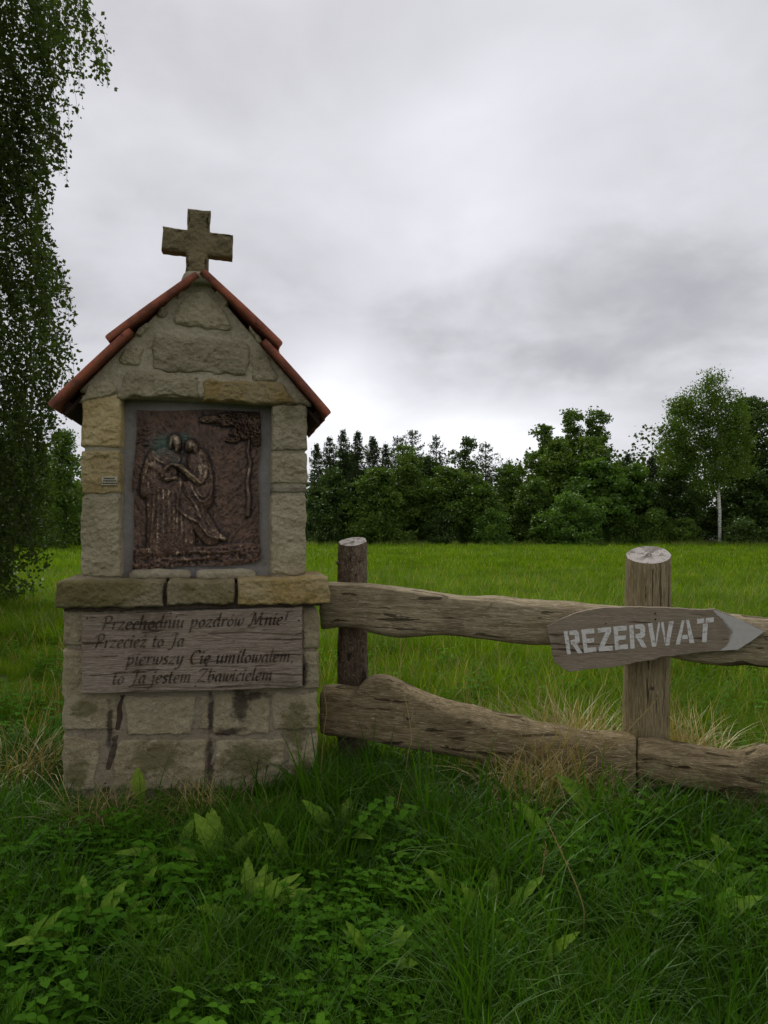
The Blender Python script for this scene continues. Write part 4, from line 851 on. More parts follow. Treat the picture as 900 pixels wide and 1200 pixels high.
    for p_ in ((290, 388), (476, 372), (475, 350)):
        a = FR(*z5(*p_), off); mb = MB(); mb.tube([(a[0], off-.003, a[1]), (a[0], off+.004, a[1])], [.004, .004], 8); mb.build('nail', M['letter_burn'], root)
arrow_sign()
# ------------------------------------------------------------------ foliage
def rs(seed): return np.random.RandomState(seed)
def cards(C, size, R, up=0.0, aspect=0.6, droop=None):
    """diamond leaf faces at centres C (N,3); returns verts, faces"""
    n = len(C); a = R.normal(size=(n, 3)); a[:, 2] *= 0.7
    if droop is not None: a = a*droop[0] + np.array([0, 0, -1])*droop[1]
    a /= np.linalg.norm(a, axis=1)[:, None]
    b = R.normal(size=(n, 3)); nrm = np.cross(a, b); nrm[:, 2] += up; b = np.cross(nrm, a); b /= np.linalg.norm(b, axis=1)[:, None]
    s = (size*R.uniform(.65, 1.3, n))[:, None]
    V = np.stack([C-a*s*.5, C+b*s*aspect*.5-a*s*.05, C+a*s*.5, C-b*s*aspect*.5-a*s*.05], 1).reshape(-1, 3)
    F = np.arange(4*n).reshape(n, 4); return V, F
def crown_mesh(name, C, size, seed, mat, parent, tintC=None, **k):
    R = rs(seed); V, F = cards(C, size, R, **k); n = len(C); t = R.uniform(0, 1, n) if tintC is None else np.clip(tintC + R.uniform(-.35, .35, n), 0, 1)
    return link(name, npmesh(name, V, F, False, np.repeat(t, 4)), mat, parent)
def clumps(R, lobes, n_clump, per, rc, wall=.55):
    """lobes: (x,y,z,rx,ry,rz); leaf centres clustered in clumps near the lobes' surfaces"""
    w = np.array([l[3]*l[5] for l in lobes]); w = w/w.sum(); out = []; tints = []
    for l, k in zip(lobes, R.multinomial(n_clump, w)):
        d = R.normal(size=(k, 3)); d /= np.linalg.norm(d, axis=1)[:, None]; rad = R.uniform(wall, 1.0, k)[:, None]
        c = np.array(l[:3]) + d*rad*np.array(l[3:])
        for q in c:
            m = int(per*R.uniform(.5, 1.5)); p = np.clip(R.normal(size=(m, 3)), -1.6, 1.6)*.5; p[:, 2] *= .6
            out.append(q + p*rc*R.uniform(.6, 1.25)); tints.append(np.full(m, R.uniform(0.1, .9)))
    return np.concatenate(out), np.concatenate(tints)
def limbs(mb, base, H, r, lobes, R, lean=(0, 0), top=.9, n=7):
    P = [base + Vector((lean[0]*f + .12*math.sin(f*5+base.x), lean[1]*f, H*top*f)) for f in np.linspace(0, 1, 7)]
    mb.tube(P, [r*(1-.85*f) for f in np.linspace(0, 1, 7)], 7)
    for k in range(n):
        l = lobes[R.randint(len(lobes))]; f = R.uniform(.3, .8); s = P[0].lerp(P[-1], f); e = Vector(l[:3]) + Vector(R.normal(size=3))*.4
        if e.z < s.z: e.z = s.z + .4
        mid = s.lerp(e, .5) + Vector((0, 0, .2)); mb.tube([s, mid, e], [r*.35, r*.22, r*.06], 5, cap=False)
def broad_tree(name, label, cat, px, top, wpx, Y, mat, seed, group=None, density=1.0, z0=.08, leaf=.2, shape='round', bark='trunk', lobes_n=9, base=None):
    R = rs(seed); b = at(px, HOR, Y); b.z = 0; H = at(px, top, Y).z; w = wpx/FOC*Y/2
    root = empty(name, b); tag(root, label, cat, group); L = []
    for k in range(lobes_n):
        f = (k+.5)/lobes_n; z = H*(z0 + (1-z0)*f)
        prof = {'round': math.sin(math.pi*min(1, .18+f*.78))**.7, 'column': .75*(1-f*.55)+.25*math.sin(math.pi*f), 'dome': math.sqrt(max(.05, 1-(f*.95)**2)), 'flame': math.sin(math.pi*min(1, .25+.72*f))**1.2}[shape]
        rr = w*prof; ang = k*2.4+seed; dd = rr*.42
        L.append((math.cos(ang)*dd*1.0, math.sin(ang)*dd, z*.94, rr*.72, rr*.72, max(H/lobes_n*.95, rr*.5)))
    tl = R.uniform(-.15, .15)*w; L.append((tl, 0, H-w*.25-.1, w*.28, w*.28, w*.25))
    L = [(l[0], l[1], min(l[2], H-l[5]*.8), *l[3:]) for l in L]
    vol = sum(l[3]*l[5] for l in L); nc = int(56*vol**.75*density)+40
    C, T = clumps(R, L, nc, 42, .5 if w > 1.2 else .32); C = C[(C[:, 2] > .15)]; T = T[:len(C)]
    crown_mesh('crown', C, leaf, seed, M[mat], root, T, up=.4)
    mb = MB(); limbs(mb, Vector((0, 0, -.1)), H, max(.06, H*.014), L, R); mb.build('trunk', M[bark], root)
    return root
def conifer(name, label, px, top, wpx, Y, seed, pine=False, zb=.1, group=None, mat='needle'):
    R = rs(seed); b = at(px, HOR, Y); b.z = 0; H = at(px, top, Y).z; w = wpx*1.25/FOC*Y/2
    root = empty(name, b); tag(root, label, 'tree', group); C = []; T = []; mb = MB(); z = H*zb
    mb.tube([(0, 0, -.1), (.05, 0, H*.5), (0, 0, H)], [H*.016, H*.01, .015], 7)
    while z < H-.12:
        f = (z-H*zb)/(H*(1-zb)); r = w*((1-f)**(.85 if not pine else .6))*(1 if f > .12 else .75)+.15; z += R.normal()*.06; n = 7 if not pine else 5
        a0 = R.uniform(0, 6.3)
        for k in range(n):
            a = a0+k*6.283/n+R.uniform(-.3, .3); l = r*R.uniform(.5, 1.2); rise = (.35 if pine else (-.22 if f < .7 else .35))
            m = int(16+l*46); s = R.uniform(.15, 1, m)**.8; side = R.normal(size=m)*.10*(.4+l*.4)*(1.2-s)*2.2
            x = math.cos(a)*l*s - math.sin(a)*side; y = math.sin(a)*l*s + math.cos(a)*side
            zz = z + rise*l*s*(s if pine else 1) + R.normal(size=m)*.11 + (.12*l*s*s if not pine else 0)
            C.append(np.stack([x, y, zz], 1)); T.append(np.full(m, R.uniform(.1, .8)))
            if k % 2 == 0: mb.tube([(0, 0, z), (math.cos(a)*l*.8, math.sin(a)*l*.8, z+rise*l*.8)], [.03, .01], 4, cap=False)
        z += (.27 if not pine else .42)*R.uniform(.8, 1.2)*(1 if H > 5 else .7)
    C.append(np.stack([R.normal(size=24)*.05, R.normal(size=24)*.05, H-R.uniform(0, .6, 24)], 1)); T.append(np.full(24, .5))
    crown_mesh('crown', np.concatenate(C), .15 if not pine else .15, seed, M[mat], root, np.concatenate(T), aspect=.45)
    mb.build('trunk', M['trunk'], root); return root
GW = 'trees of the wood edge beyond the meadow'
# back mass so that no daylight shows low between the stems
def wood_mass():
    R = rs(77); C = []
    for k in range(720):
        x = R.uniform(-60, 46); y = R.uniform(66, 76); h = R.uniform(5.0, 8.0)+(2.0 if x > 22 else 0) + (1.5 if x < -25 else 0)
        m = 90; p = np.clip(R.normal(size=(m, 3)), -1.5, 1.5)*np.array([1.0, .8, .9]); c = np.array([x, y, R.uniform(.3, h)]); C.append(c+p)
    C = np.concatenate(C); C = C[C[:, 2] > 0]
    o = crown_mesh('deep_wood', C, .36, 3, M['leaf_dark'], None, aspect=.8); tag(o, 'dark depth of the wood behind the front trees', 'woodland', kind='stuff')
wood_mass()
conifers = [ # px, top, width, Y, pine?, label
 (371, 521, 44, 58, 0, 'dark spruce right beside the right roof edge of the shrine'), (386, 514, 40, 60, 0, 'second spruce from the shrine along the far wood edge'),
 (402, 505, 46, 61, 0, 'spruce with a slim tip, left of a pair of equal height in the wood'), (419, 506, 46, 59, 0, 'spruce with a slim tip, right of a pair of equal height in the wood'),
 (437, 511, 44, 60, 0, 'spruce just above the left fence post in the far wood'), (466, 510, 50, 58, 1, 'pine with bushy top, left of the two pine tips over the middle of the wood'),
 (483, 503, 54, 59, 1, 'pine with the pointed highest tip over the middle of the wood'), (511, 509, 46, 62, 1, 'lone pine with clear whorls standing apart against the sky'),
 (569, 517, 56, 61, 1, 'dark round-topped pine just right of the pale birch top'), (736, 531, 40, 62, 0, 'small spruce tip between the big oak-like tree and the tall birch'),
 (765, 534, 42, 61, 0, 'dark spruce at the left foot of the tall birch'), (452, 522, 40, 62, 0, 'low dark spruce between the equal pair and the pine tips'), (596, 545, 44, 64, 0, 'dark spruce left of the large lobed tree')]
for i, (px, tp, w, Y, pn, lb) in enumerate(conifers): conifer('pine_tree' if pn else 'spruce_tree', lb, px, tp, w, Y, 100+i, bool(pn), group=GW)
broads = [ # px, top, w, Y, mat, shape, leaf, label, density
 (546, 512, 54, 60, 'leaf_dark', 'round', .2, 'loose-topped birch standing left of the round-topped pine', .8),
 (600, 541, 60, 60, 'leaf_mid', 'round', .2, 'mid green tree left of the large lobed tree', 1),
 (640, 497, 74, 60, 'leaf_mid', 'flame', .22, 'left lobe tree of the large light-topped group', 1),
 (667, 480, 84, 61, 'leaf_mid', 'flame', .22, 'middle tree of the large light-topped group', 1),
 (697, 479, 84, 60, 'leaf_mid', 'flame', .22, 'right tree of the large light-topped group', 1),
 (700, 537, 96, 56, 'leaf_light', 'dome', .30, 'spreading broad-leaved tree with layered fresh green crown', 1.1),
 (742, 545, 70, 57, 'leaf_light', 'dome', .26, 'fresh green tree right of the layered crown', 1),
 (440, 548, 80, 55, 'leaf_mid', 'dome', .22, 'low spreading green tree above the left fence post', 1),
 (478, 522, 76, 57, 'leaf_mid', 'column', .2, 'dense green tree under the two pine tips', 1),
 (525, 545, 74, 56, 'leaf_mid', 'round', .22, 'broad green tree under the lone whorled pine', 1),
 (560, 556, 62, 55, 'leaf_mid', 'round', .22, 'round green tree under the round-topped pine', 1),
 (388, 548, 70, 56, 'leaf_dark', 'round', .2, 'dark shrubby tree next to the shrine wall', 1),
 (625, 560, 58, 56, 'leaf_mid', 'dome', .2, 'green tree below the left lobe of the large group', 1),
 (790, 545, 78, 56, 'leaf_dark', 'column', .2, 'dark bushy tree left of the white birch stem', 1.1),
 (884, 462, 96, 60, 'leaf_dark', 'column', .22, 'tall dark tree at the right edge behind the birch', 1.2),
 (872, 545, 90, 57, 'leaf_dark', 'column', .22, 'dark tree right of the white birch stem', 1.2),
 (925, 500, 90, 57, 'leaf_dark', 'column', .22, 'dark tree cut off by the right edge of the view', 1),
 (815, 560, 60, 58, 'leaf_dark', 'column', .2, 'dark tree just behind the white birch stem', 1),
 (410, 528, 60, 62, 'leaf_dark', 'dome', .2, 'dark broad tree filling the gap between the spruces', 1), (500, 534, 60, 61, 'leaf_dark', 'dome', .2, 'dark broad tree left of the lone whorled pine', 1),
 (652, 515, 70, 58, 'leaf_mid', 'dome', .24, 'green tree low in front of the large lobed group, left', 1.1), (690, 510, 80, 58, 'leaf_mid', 'dome', .24, 'green tree low in front of the large lobed group, right', 1.1)]
for i, (px, tp, w, Y, mt, shp, lf, lb, dn) in enumerate(broads): broad_tree('broadleaf_tree', lb, 'tree', px, tp, w, Y, mt, 200+i, GW, dn*1.05, .03, lf, shp, lobes_n=9)
for i, (px, tp, w, Y, mt, lb) in enumerate([(672, 577, 84, 53, 'leaf_light', 'large rounded light green bush in front of the wood'), (578, 598, 46, 53, 'leaf_light', 'small light green bush at the foot of the wood'),
    (430, 602, 50, 54, 'leaf_mid', 'low bush left of the left fence post top, at the wood edge'), (765, 596, 46, 54, 'leaf_mid', 'low bush above the right fence post'), (520, 600, 44, 54, 'leaf_dark', 'low dark bush under the lone pine'),
    (632, 606, 30, 53, 'leaf_mid', 'small bush left of the large rounded bush'), (726, 600, 40, 54, 'leaf_mid', 'small bush right of the large rounded bush'), (800, 606, 36, 54, 'leaf_mid', 'small bush left of the white birch stem'), (385, 604, 40, 54, 'leaf_dark', 'low dark bush beside the shrine pillar'), (870, 608, 40, 54, 'leaf_dark', 'low dark bush right of the white birch stem'), (910, 606, 40, 54, 'leaf_dark', 'low dark bush at the right edge')]):
    broad_tree('bush', lb, 'bush', px, tp, w, Y, mt, 300+i, 'bushes along the wood edge', 1.4, .02, .17, 'dome', lobes_n=6)
# the tall birch with white stem
def far_birch():
    Y = 54; R = rs(9); b = at(843, HOR, Y); b.z = 0; H = at(843, 427, Y).z; k = Y/FOC
    root = empty('birch_tree', b); tag(root, 'tall airy birch with a visible white stem in the wood at the right', 'tree', GW)
    L = [((x-843)*k, d, (HOR-y)*k+EYE, rx*k, rx*k*.8, ry*k) for x, y, rx, ry, d in ((836, 450, 17, 24, 0), (822, 475, 24, 26, .6), (850, 478, 24, 26, -.5), (800, 480, 17, 24, .4), (868, 484, 14, 20, .3), (786, 508, 20, 22, -.5), (812, 512, 26, 24, .8), (838, 510, 28, 28, 0), (864, 512, 22, 24, .4), (800, 535, 26, 16, .5), (846, 540, 30, 18, -.2), (872, 540, 18, 16, .3), (828, 560, 20, 14, -.2))]
    C, T = clumps(R, L, 800, 38, .6, .36); C[:, 2] -= R.uniform(0, .5, len(C)); crown_mesh('crown', C, .17, 9, M['leaf_mid'], root, T, droop=(.8, .6))
    mb = MB(); P = [Vector((0, 0, -.1)), Vector((.03, 0, 2.4)), Vector((-.1, 0, 5)), Vector((.05, 0, 7.5)), Vector((-.2, 0, H*.93))]; mb.tube(P, [.13, .12, .105, .08, .02], 8)
    for l in L[1:10]: s = Vector((0, 0, l[2]-2.2)); mb.tube([s, s.lerp(Vector(l[:3]), .5)+Vector((0, 0, .3)), Vector(l[:3])], [.05, .035, .012], 5, cap=False)
    mb.build('trunk', M['birch_bark'], root)
far_birch()
# trees behind the shrine at the left
for i, (px, tp, w, Y, mt, shp, lb) in enumerate([(75, 505, 60, 44, 'leaf_mid', 'column', 'light green tree seen between the left roof edge and the big birch'), (48, 530, 60, 47, 'leaf_mid', 'column', 'green tree low behind the left roof edge of the shrine'),
    (96, 560, 50, 50, 'leaf_mid', 'column', 'green tree directly behind the left pillar'), (20, 480, 80, 50, 'leaf_dark', 'column', 'dark tree behind the big birch crown'), (150, 560, 80, 54, 'leaf_dark', 'column', 'dark tree hidden mostly behind the shrine body'),
    (-30, 470, 90, 48, 'leaf_dark', 'column', 'dark tree beyond the left edge of the view'), (220, 560, 90, 56, 'leaf_dark', 'column', 'dark tree wholly behind the shrine niche'), (300, 555, 90, 57, 'leaf_dark', 'column', 'dark tree behind the right pillar')]):
    broad_tree('broadleaf_tree', lb, 'tree', px, tp, w, Y, mt, 400+i, GW, 1.2, .02, .17, shp)
# ------------------------------------------------------------------ near birch at the left
def near_birch():
    R = rs(21); Y0 = 11.0; base = Vector((-8.2, Y0+.5, 0)); root = empty('birch_tree', base)
    tag(root, 'large near birch with drooping leafy twigs filling the left edge', 'tree')
    mb = MB(); tw = MB()
    P = [Vector((0, 0, -.2)), Vector((.1, 0, 2.5)), Vector((-.1, .1, 5)), Vector((.1, 0, 8)), Vector((0, 0, 12.5))]; mb.tube(P, [.24, .2, .16, .11, .04], 12)
    kx = Y0/FOC
    edge = [(0, 62), (60, 50), (140, 42), (200, 30), (240, 28), (290, 44), (330, 76), (375, 80), (415, 60), (460, 40), (500, 30), (540, 46), (590, 52), (630, 34), (660, 16), (700, 6)]   # photo rows and how far right the crown reaches
    ex = lambda z: ((interp(edge, HOR-(z-EYE)/kx))-CX)*kx - base.x
    C = []; T = []
    def strand(s, L, dirx, diry, n, sway=.12):
        p = s.copy(); v = Vector((dirx, diry, .25)); pts = [p.copy()]; st = L/10
        for q in range(10): v = v*.72 + Vector((0, 0, -.42)) + Vector(R.normal(size=3))*.05; v.normalize(); p = p + v*st; pts.append(p.copy())
        tw.tube(pts[::2]+[pts[-1]], [.006, .005, .004, .003, .0025, .002, .0015], 3, cap=False)
        f = R.uniform(.05, 1, n)*10; i0 = np.minimum(f.astype(int), 9); fr = (f-i0)[:, None]; PA = np.array([tuple(q) for q in pts]); c = PA[i0]*(1-fr)+PA[i0+1]*fr
        C.append(c + R.normal(size=(n, 3))*.045); T.append(np.full(n, R.uniform(0, .8)))
    for k in range(3900):
        z = R.uniform(1.0, 11.0); rx = max(1.2, ex(z)); a = R.uniform(-2.3, .7) if R.rand() < .9 else R.uniform(0, 6.28); fr = R.uniform(.12, .97)**.6
        lob = 1+.10*math.sin(z*2.1+1)+.08*math.sin(z*4.7+a*2); r = (rx*(1+(lob-1)*.5)-.25)*fr; L = R.uniform(.5, 1.3)*(1 if fr > .7 else .8)
        s = Vector((math.cos(a)*r, math.sin(a)*r*.8, z+.35))
        strand(s, L, math.cos(a)*.3, math.sin(a)*.3, int(L*40))
    # sparse hanging sprays that stand out against the sky
    for (px, py, L, n) in ((66, -12, 1.1, 30), (78, -6, 1.4, 36), (92, 0, 1.3, 34), (104, 8, 1.2, 34), (112, 22, 1.3, 36), (118, 40, 1.25, 36), (122, 75, .9, 28), (70, 30, 1.2, 40), (84, 50, .9, 28), (98, 30, .9, 24), (60, 60, 1.3, 44), (52, 110, 1.4, 44), (74, 150, .9, 30), (80, 175, .9, 30), (86, 185, .8, 26), (66, 200, 1.0, 40), (50, 230, 1.1, 40), (58, 300, .9, 40), (68, 320, .8, 36), (74, 345, .6, 26), (60, 400, .7, 30), (50, 440, .7, 30), (40, 480, .7, 30)):
        for q in range(3):
            s = at(px-23+R.normal()*6, py-26+R.normal()*4, Y0 + R.normal()*.5) - base; strand(s, L*R.uniform(.6, 1.0), .6, 0, int(n*.9))
    for k in range(900):     # dense leaf clusters in the heart of the crown
        z = R.uniform(.6, 11); a = R.uniform(0, 6.28); r = max(.8, ex(z)*.97)*R.uniform(.2, .8); q = R.normal(size=(34, 3))*np.array([.3, .3, .38])
        C.append(np.array([math.cos(a)*r, math.sin(a)*r*.8, z]) + q); T.append(np.full(34, R.uniform(0, .6)))
    C = np.concatenate(C); T = np.concatenate(T); ok = C[:, 2] > .3
    crown_mesh('crown', C[ok], .074, 5, M['leaf_birch'], root, T[ok], aspect=.72, droop=(1, .5))
    # heavier inner boughs
    for k in range(26):
        z = R.uniform(1.8, 10); a = R.uniform(-2, 1); r = max(1, ex(z))*R.uniform(.5, .85); s = Vector((0, 0, z-.8)); e = Vector((math.cos(a)*r, math.sin(a)*r*.8, z+.5)); mb.tube([s, s.lerp(e, .55)+Vector((0, 0, .5)), e], [.05, .03, .01], 6, cap=False)
    mb.build('trunk', M['birch_bark'], root); tw.build('twigs', M['trunk'], root)
    # inner leaf mass, so that the heart of the crown is opaque
near_birch()
# understorey at the left edge below the birch
broad_tree('bush', 'dark bush under the near birch at the left edge of the meadow', 'bush', -26, 500, 120, 13, 'leaf_dark', 500, None, 2.6, .02, .09, 'dome', lobes_n=9)
# ------------------------------------------------------------------ grass: tuft sources (kept outside the scene, instanced by geometry nodes)
def blades(R, n, rad, h, w, bend, seg=4, erect=.25, tintr=(0, .85), dry=.0):
    V = []; F = []; T = []
    for k in range(n):
        a = R.uniform(0, 6.283); r = rad*math.sqrt(R.rand()); p = np.array([math.cos(a)*r, math.sin(a)*r, 0]); hd = R.uniform(0, 6.283); d = np.array([math.cos(hd), math.sin(hd), 0]); sd_ = np.array([-d[1], d[0], 0])
        L = h*R.uniform(.5, 1.15); ww = w*R.uniform(.6, 1.2); th = R.uniform(0, erect); bd = bend*R.uniform(.3, 1.4)/seg; b0 = len(V); t = R.uniform(*tintr) if R.rand() > dry else 1.0
        tw = R.uniform(-.6, .6)
        for s in range(seg+1):
            f = s/seg; c = ww*(1-f**1.6)*(.6+.8*min(1, f*4)*(1 if f < .3 else 1))*.5; q = sd_*math.cos(tw*f)+np.array([0, 0, 1])*math.sin(tw*f)*.3
            if s < seg: V += [p-q*c, p+q*c]; T += [t, t]
            else: V.append(p); T.append(t)
            p = p + (d*math.sin(th)+np.array([0, 0, math.cos(th)]))*L/seg; th = min(th+bd, 2.6)
        for s in range(seg-1): F.append((b0+2*s, b0+2*s+1, b0+2*s+3, b0+2*s+2))
        F.append((b0+2*seg-2, b0+2*seg-1, b0+2*seg, b0+2*seg))
    F4 = [f for f in F if f[2] != f[3]]; F3 = [f[:3] for f in F if f[2] == f[3]]
    return V, F4, F3, T
def leaf_shape(p, d, up, L, W, fold=.25, curl=.5, n=5, wave=0.0, ph=0.0):
    """lanceolate leaf: midrib with two sides; returns V, F"""
    p = Vector(p); d = Vector(d).normalized(); sd_ = d.cross(Vector(up)).normalized(); nn = sd_.cross(d).normalized(); V = []; F = []
    for i in range(n+1):
        f = i/n; w = W*math.sin(math.pi*min(1, .06+f*.94))**.75*.5*(1 if f < .5 else 1.0) if i < n else 0.0
        c = p + d*(L*f) - nn*(curl*L*f*f*.5); wv = wave*math.sin(f*31+ph)
        V += [c - sd_*w*(1+wv) + nn*(w*fold+wv*w*.3), c - nn*.001, c + sd_*w*(1-wv) + nn*(w*fold-wv*w*.3)]
    for i in range(n): F += [(3*i, 3*i+1, 3*i+4, 3*i+3), (3*i+1, 3*i+2, 3*i+5, 3*i+4)]
    return V, F
def herb_src(R, n, rad, h, leaf, kind):
    mb = MB()
    for k in range(n):
        a = R.uniform(0, 6.283); r = rad*math.sqrt(R.rand()); x, y = math.cos(a)*r, math.sin(a)*r; z = h*R.uniform(.35, 1.0); t = R.uniform(0, .85); hx, hy = R.normal()*.03, R.normal()*.03
        mb.tube([(x, y, 0), (x+hx*.5, y+hy*.5, z*.6), (x+hx, y+hy, z)], [.0016, .0013, .001], 3, cap=False, t=.2); b = Vector((x+hx, y+hy, z))
        if kind == 'clover':
            a0 = R.uniform(0, 6.3)
            for q in range(3):
                an = a0+q*2.094; V, F = leaf_shape(b, (math.cos(an), math.sin(an), R.uniform(-.1, .35)), (0, 0, 1), leaf, leaf*.85, .15, .3, 3); mb.add(V, F, t)
        elif kind == 'nettle':
            for lv in range(4):
                c = Vector((x, y, 0)).lerp(b, .35+.2*lv); a0 = R.uniform(0, .6)+lv*1.57
                for q in range(2):
                    an = a0+q*3.14; V, F = leaf_shape(c, (math.cos(an), math.sin(an), R.uniform(.0, .5)), (0, 0, 1), leaf*1.6*(1-.12*lv), leaf*.75, .2, .8, 4, .12, q); mb.add(V, F, t)
        elif kind == 'whorl':
            for lv in range(5):
                c = Vector((x, y, 0)).lerp(b, .3+.17*lv)
                for q in range(7): an = q*.9+lv; V, F = leaf_shape(c, (math.cos(an), math.sin(an), .5), (0, 0, 1), leaf*1.2*(1-.12*lv), leaf*.28, .1, .3, 2); mb.add(V, F, t)
        else:
            for q in range(3): an = R.uniform(0, 6.3); V, F = leaf_shape(Vector((x, y, z*.2*q)), (math.cos(an), math.sin(an), R.uniform(.5, 1.4)), (0, 0, 1), leaf*2.6, leaf*.9, .25, .9, 5, .15, q); mb.add(V, F, t)
    return mb
def src_collection(name, metas):
    c = bpy.data.collections.new(name)
    for i, (me, m) in enumerate(metas):
        me.materials.append(m); o = bpy.data.objects.new('%s_source_%02d' % (name, i), me); c.objects.link(o)
    return c
def blade_mesh(name, *a, **k):
    V, F4, F3, T = blades(*a, **k); return npmesh(name, V, [F4, F3], True, T)
def scatter(name, label, cat, P, rot, scl, idx, coll):
    me = bpy.data.meshes.new(name); n = len(P); me.vertices.add(n); me.vertices.foreach_set('co', np.asarray(P, np.float32).ravel())
    for nm, ty, arr in (('rot', 'FLOAT_VECTOR', rot), ('scl', 'FLOAT_VECTOR', scl)):
        a = me.attributes.new(nm, ty, 'POINT'); a.data.foreach_set('vector', np.asarray(arr, np.float32).ravel())
    a = me.attributes.new('pick', 'INT', 'POINT'); a.data.foreach_set('value', np.asarray(idx, np.int32))
    o = bpy.data.objects.new(name, me); COL.objects.link(o); tag(o, label, cat, kind='stuff')
    g = bpy.data.node_groups.new(name, 'GeometryNodeTree'); g.interface.new_socket('Geometry', in_out='INPUT', socket_type='NodeSocketGeometry'); g.interface.new_socket('Geometry', in_out='OUTPUT', socket_type='NodeSocketGeometry')
    N, L = g.nodes, g.links; gi = N.new('NodeGroupInput'); go = N.new('NodeGroupOutput'); ip = N.new('GeometryNodeInstanceOnPoints'); ci = N.new('GeometryNodeCollectionInfo')
    ci.inputs['Collection'].default_value = coll; ci.inputs['Separate Children'].default_value = True; ci.inputs['Reset Children'].default_value = True
    def na(nm, ty): q = N.new('GeometryNodeInputNamedAttribute'); q.data_type = ty; q.inputs['Name'].default_value = nm; return q.outputs[0]
    L.new(gi.outputs[0], ip.inputs['Points']); L.new(ci.outputs[0], ip.inputs['Instance']); ip.inputs['Pick Instance'].default_value = True
    L.new(na('pick', 'INT'), ip.inputs['Instance Index']); L.new(na('rot', 'FLOAT_VECTOR'), ip.inputs['Rotation']); L.new(na('scl', 'FLOAT_VECTOR'), ip.inputs['Scale']); L.new(ip.outputs[0], go.inputs[0])
    md = o.modifiers.new('scatter', 'NODES'); md.node_group = g; return o
def in_shrine(x, y, pad=0.0):
    d = Vector((x, y, 0)) - O; a = d.dot(S.u); b = d.dot(S.n); return uL-pad < a < uR+pad and -pad < b < DEPTH+pad
R = rs(1)
g_fore = src_collection('verge_tuft', [(blade_mesh('t', R, 42, .07, .26, .0055, 1.3, 5, .35, dry=.03), M['grass_fore']), (blade_mesh('t', R, 34, .08, .20, .0045, 1.0, 5, .5, dry=.03), M['grass_fore']),
    (blade_mesh('t', R, 30, .05, .38, .0065, 2.0, 6, .5, dry=.03), M['grass_fore']), (blade_mesh('t', R, 50, .09, .15, .004, .8, 4, .5), M['grass_fore']), (blade_mesh('t', R, 26, .06, .46, .007, 2.6, 7, .7, dry=.06), M['grass_fore'])])
h_fore = src_collection('herb_clump', [(herb_src(R, 22, .09, .13, .022, 'clover').mesh('h'), M['herb']), (herb_src(R, 9, .09, .22, .034, 'nettle').mesh('h'), M['herb']), (herb_src(R, 8, .07, .20, .03, 'whorl').mesh('h'), M['herb']),
    (herb_src(R, 4, .05, .16, .045, 'rosette').mesh('h'), M['herb']), (herb_src(R, 30, .12, .09, .018, 'clover').mesh('h'), M['herb'])])
h_mead = src_collection('meadow_herb', [(herb_src(R, 22, .12, .30, .03, 'clover').mesh('h'), M['herb']), (herb_src(R, 9, .12, .40, .032, 'nettle').mesh('h'), M['herb']), (blade_mesh('t', R, 9, .12, .48, .007, .9, 5, .35), M['dry'])])
g_mead = src_collection('meadow_tuft', [(blade_mesh('t', R, 34, .12, .30, .006, 1.0, 4, .3, dry=.08), M['grass_meadow']), (blade_mesh('t', R, 30, .13, .24, .006, .8, 4, .4, dry=.04), M['grass_meadow']), (blade_mesh('t', R, 26, .12, .38, .006, 1.3, 4, .3, dry=.15), M['grass_meadow'])])
g_far = src_collection('far_meadow_tuft', [(blade_mesh('t', R, 30, .5, .26, .022, .8, 2, .35, dry=.06), M['grass_meadow']), (blade_mesh('t', R, 30, .5, .30, .022, 1.0, 2, .35, dry=.10), M['grass_meadow'])])
g_edge = src_collection('edge_tuft', [(blade_mesh('t', R, 40, .6, .75, .035, .7, 3, .25, dry=.10), M['grass_edge']), (blade_mesh('t', R, 34, .5, .95, .035, .6, 3, .2, dry=.2), M['grass_edge'])])
def lay(R, n, xr, yr, accept, picks, sc, szr=(.8, 1.25), wide=None, tilt=.12):
    P = []; rt = []; sl = []; ix = []
    k = 0
    while k < n:
        y = yr(R); x = R.uniform(*xr(y)); k += 1
        if in_shrine(x, y, .02) or not accept(x, y): continue
        s = R.uniform(*szr)*sc(x, y); w = wide(x, y) if wide else 1
        P.append((x, y, gz(x, y)-.01 if y < 12 else -.01)); rt.append((R.normal()*tilt, R.normal()*tilt, R.uniform(0, 6.28))); sl.append((s*w, s*w, s)); ix.append(picks[R.randint(len(picks))])
    return P, rt, sl, ix
wedge = lambda y: (-.56*y-.35, .56*y+.35)
fy = lambda x: FA.y + (x-FA.x)*math.tan(RZ)     # fence line
def front(x, y): return y < (fy(x)+.15 if x > FA.x else 4.3+ (FA.x-x)*.05)
yf = lambda R: 1.7+2.9*R.rand()
P = [[], [], [], []]
def addto(q):
    for a, b in zip(P, q): a += b
hd = lambda x, y: noise.noise((x*1.1, y*1.1, 8)) > (-.25 if x < .3 else -.02)
near = lambda x, y: 1-.38*min(1, max(0, 1-abs(y-(fy(x) if x > FA.x else 3.75))/.55))
shorter = lambda x, y: near(x, y)*(.82+.42*min(1, max(0, (y-2.2)/1.2)) + .30*noise.noise((x*1.6, y*1.6, 4)))*(.74 if hd(x, y) and x < .2 and y < 3.5 else 1)
addto(lay(R, 7200, wedge, yf, lambda x, y: front(x, y) and noise.noise((x*3.1, y*3.1, 2)) > R.uniform(-.9, .05), [0, 1, 1, 3, 3, 0, 1, 3, 2], shorter, szr=(.6, 1.35)))
addto(lay(R, 420, wedge, lambda R: 2.7+1.7*R.rand(), lambda x, y: front(x, y) and y > fy(max(x, FA.x))-1.0, [2, 4, 2], lambda x, y: .62))
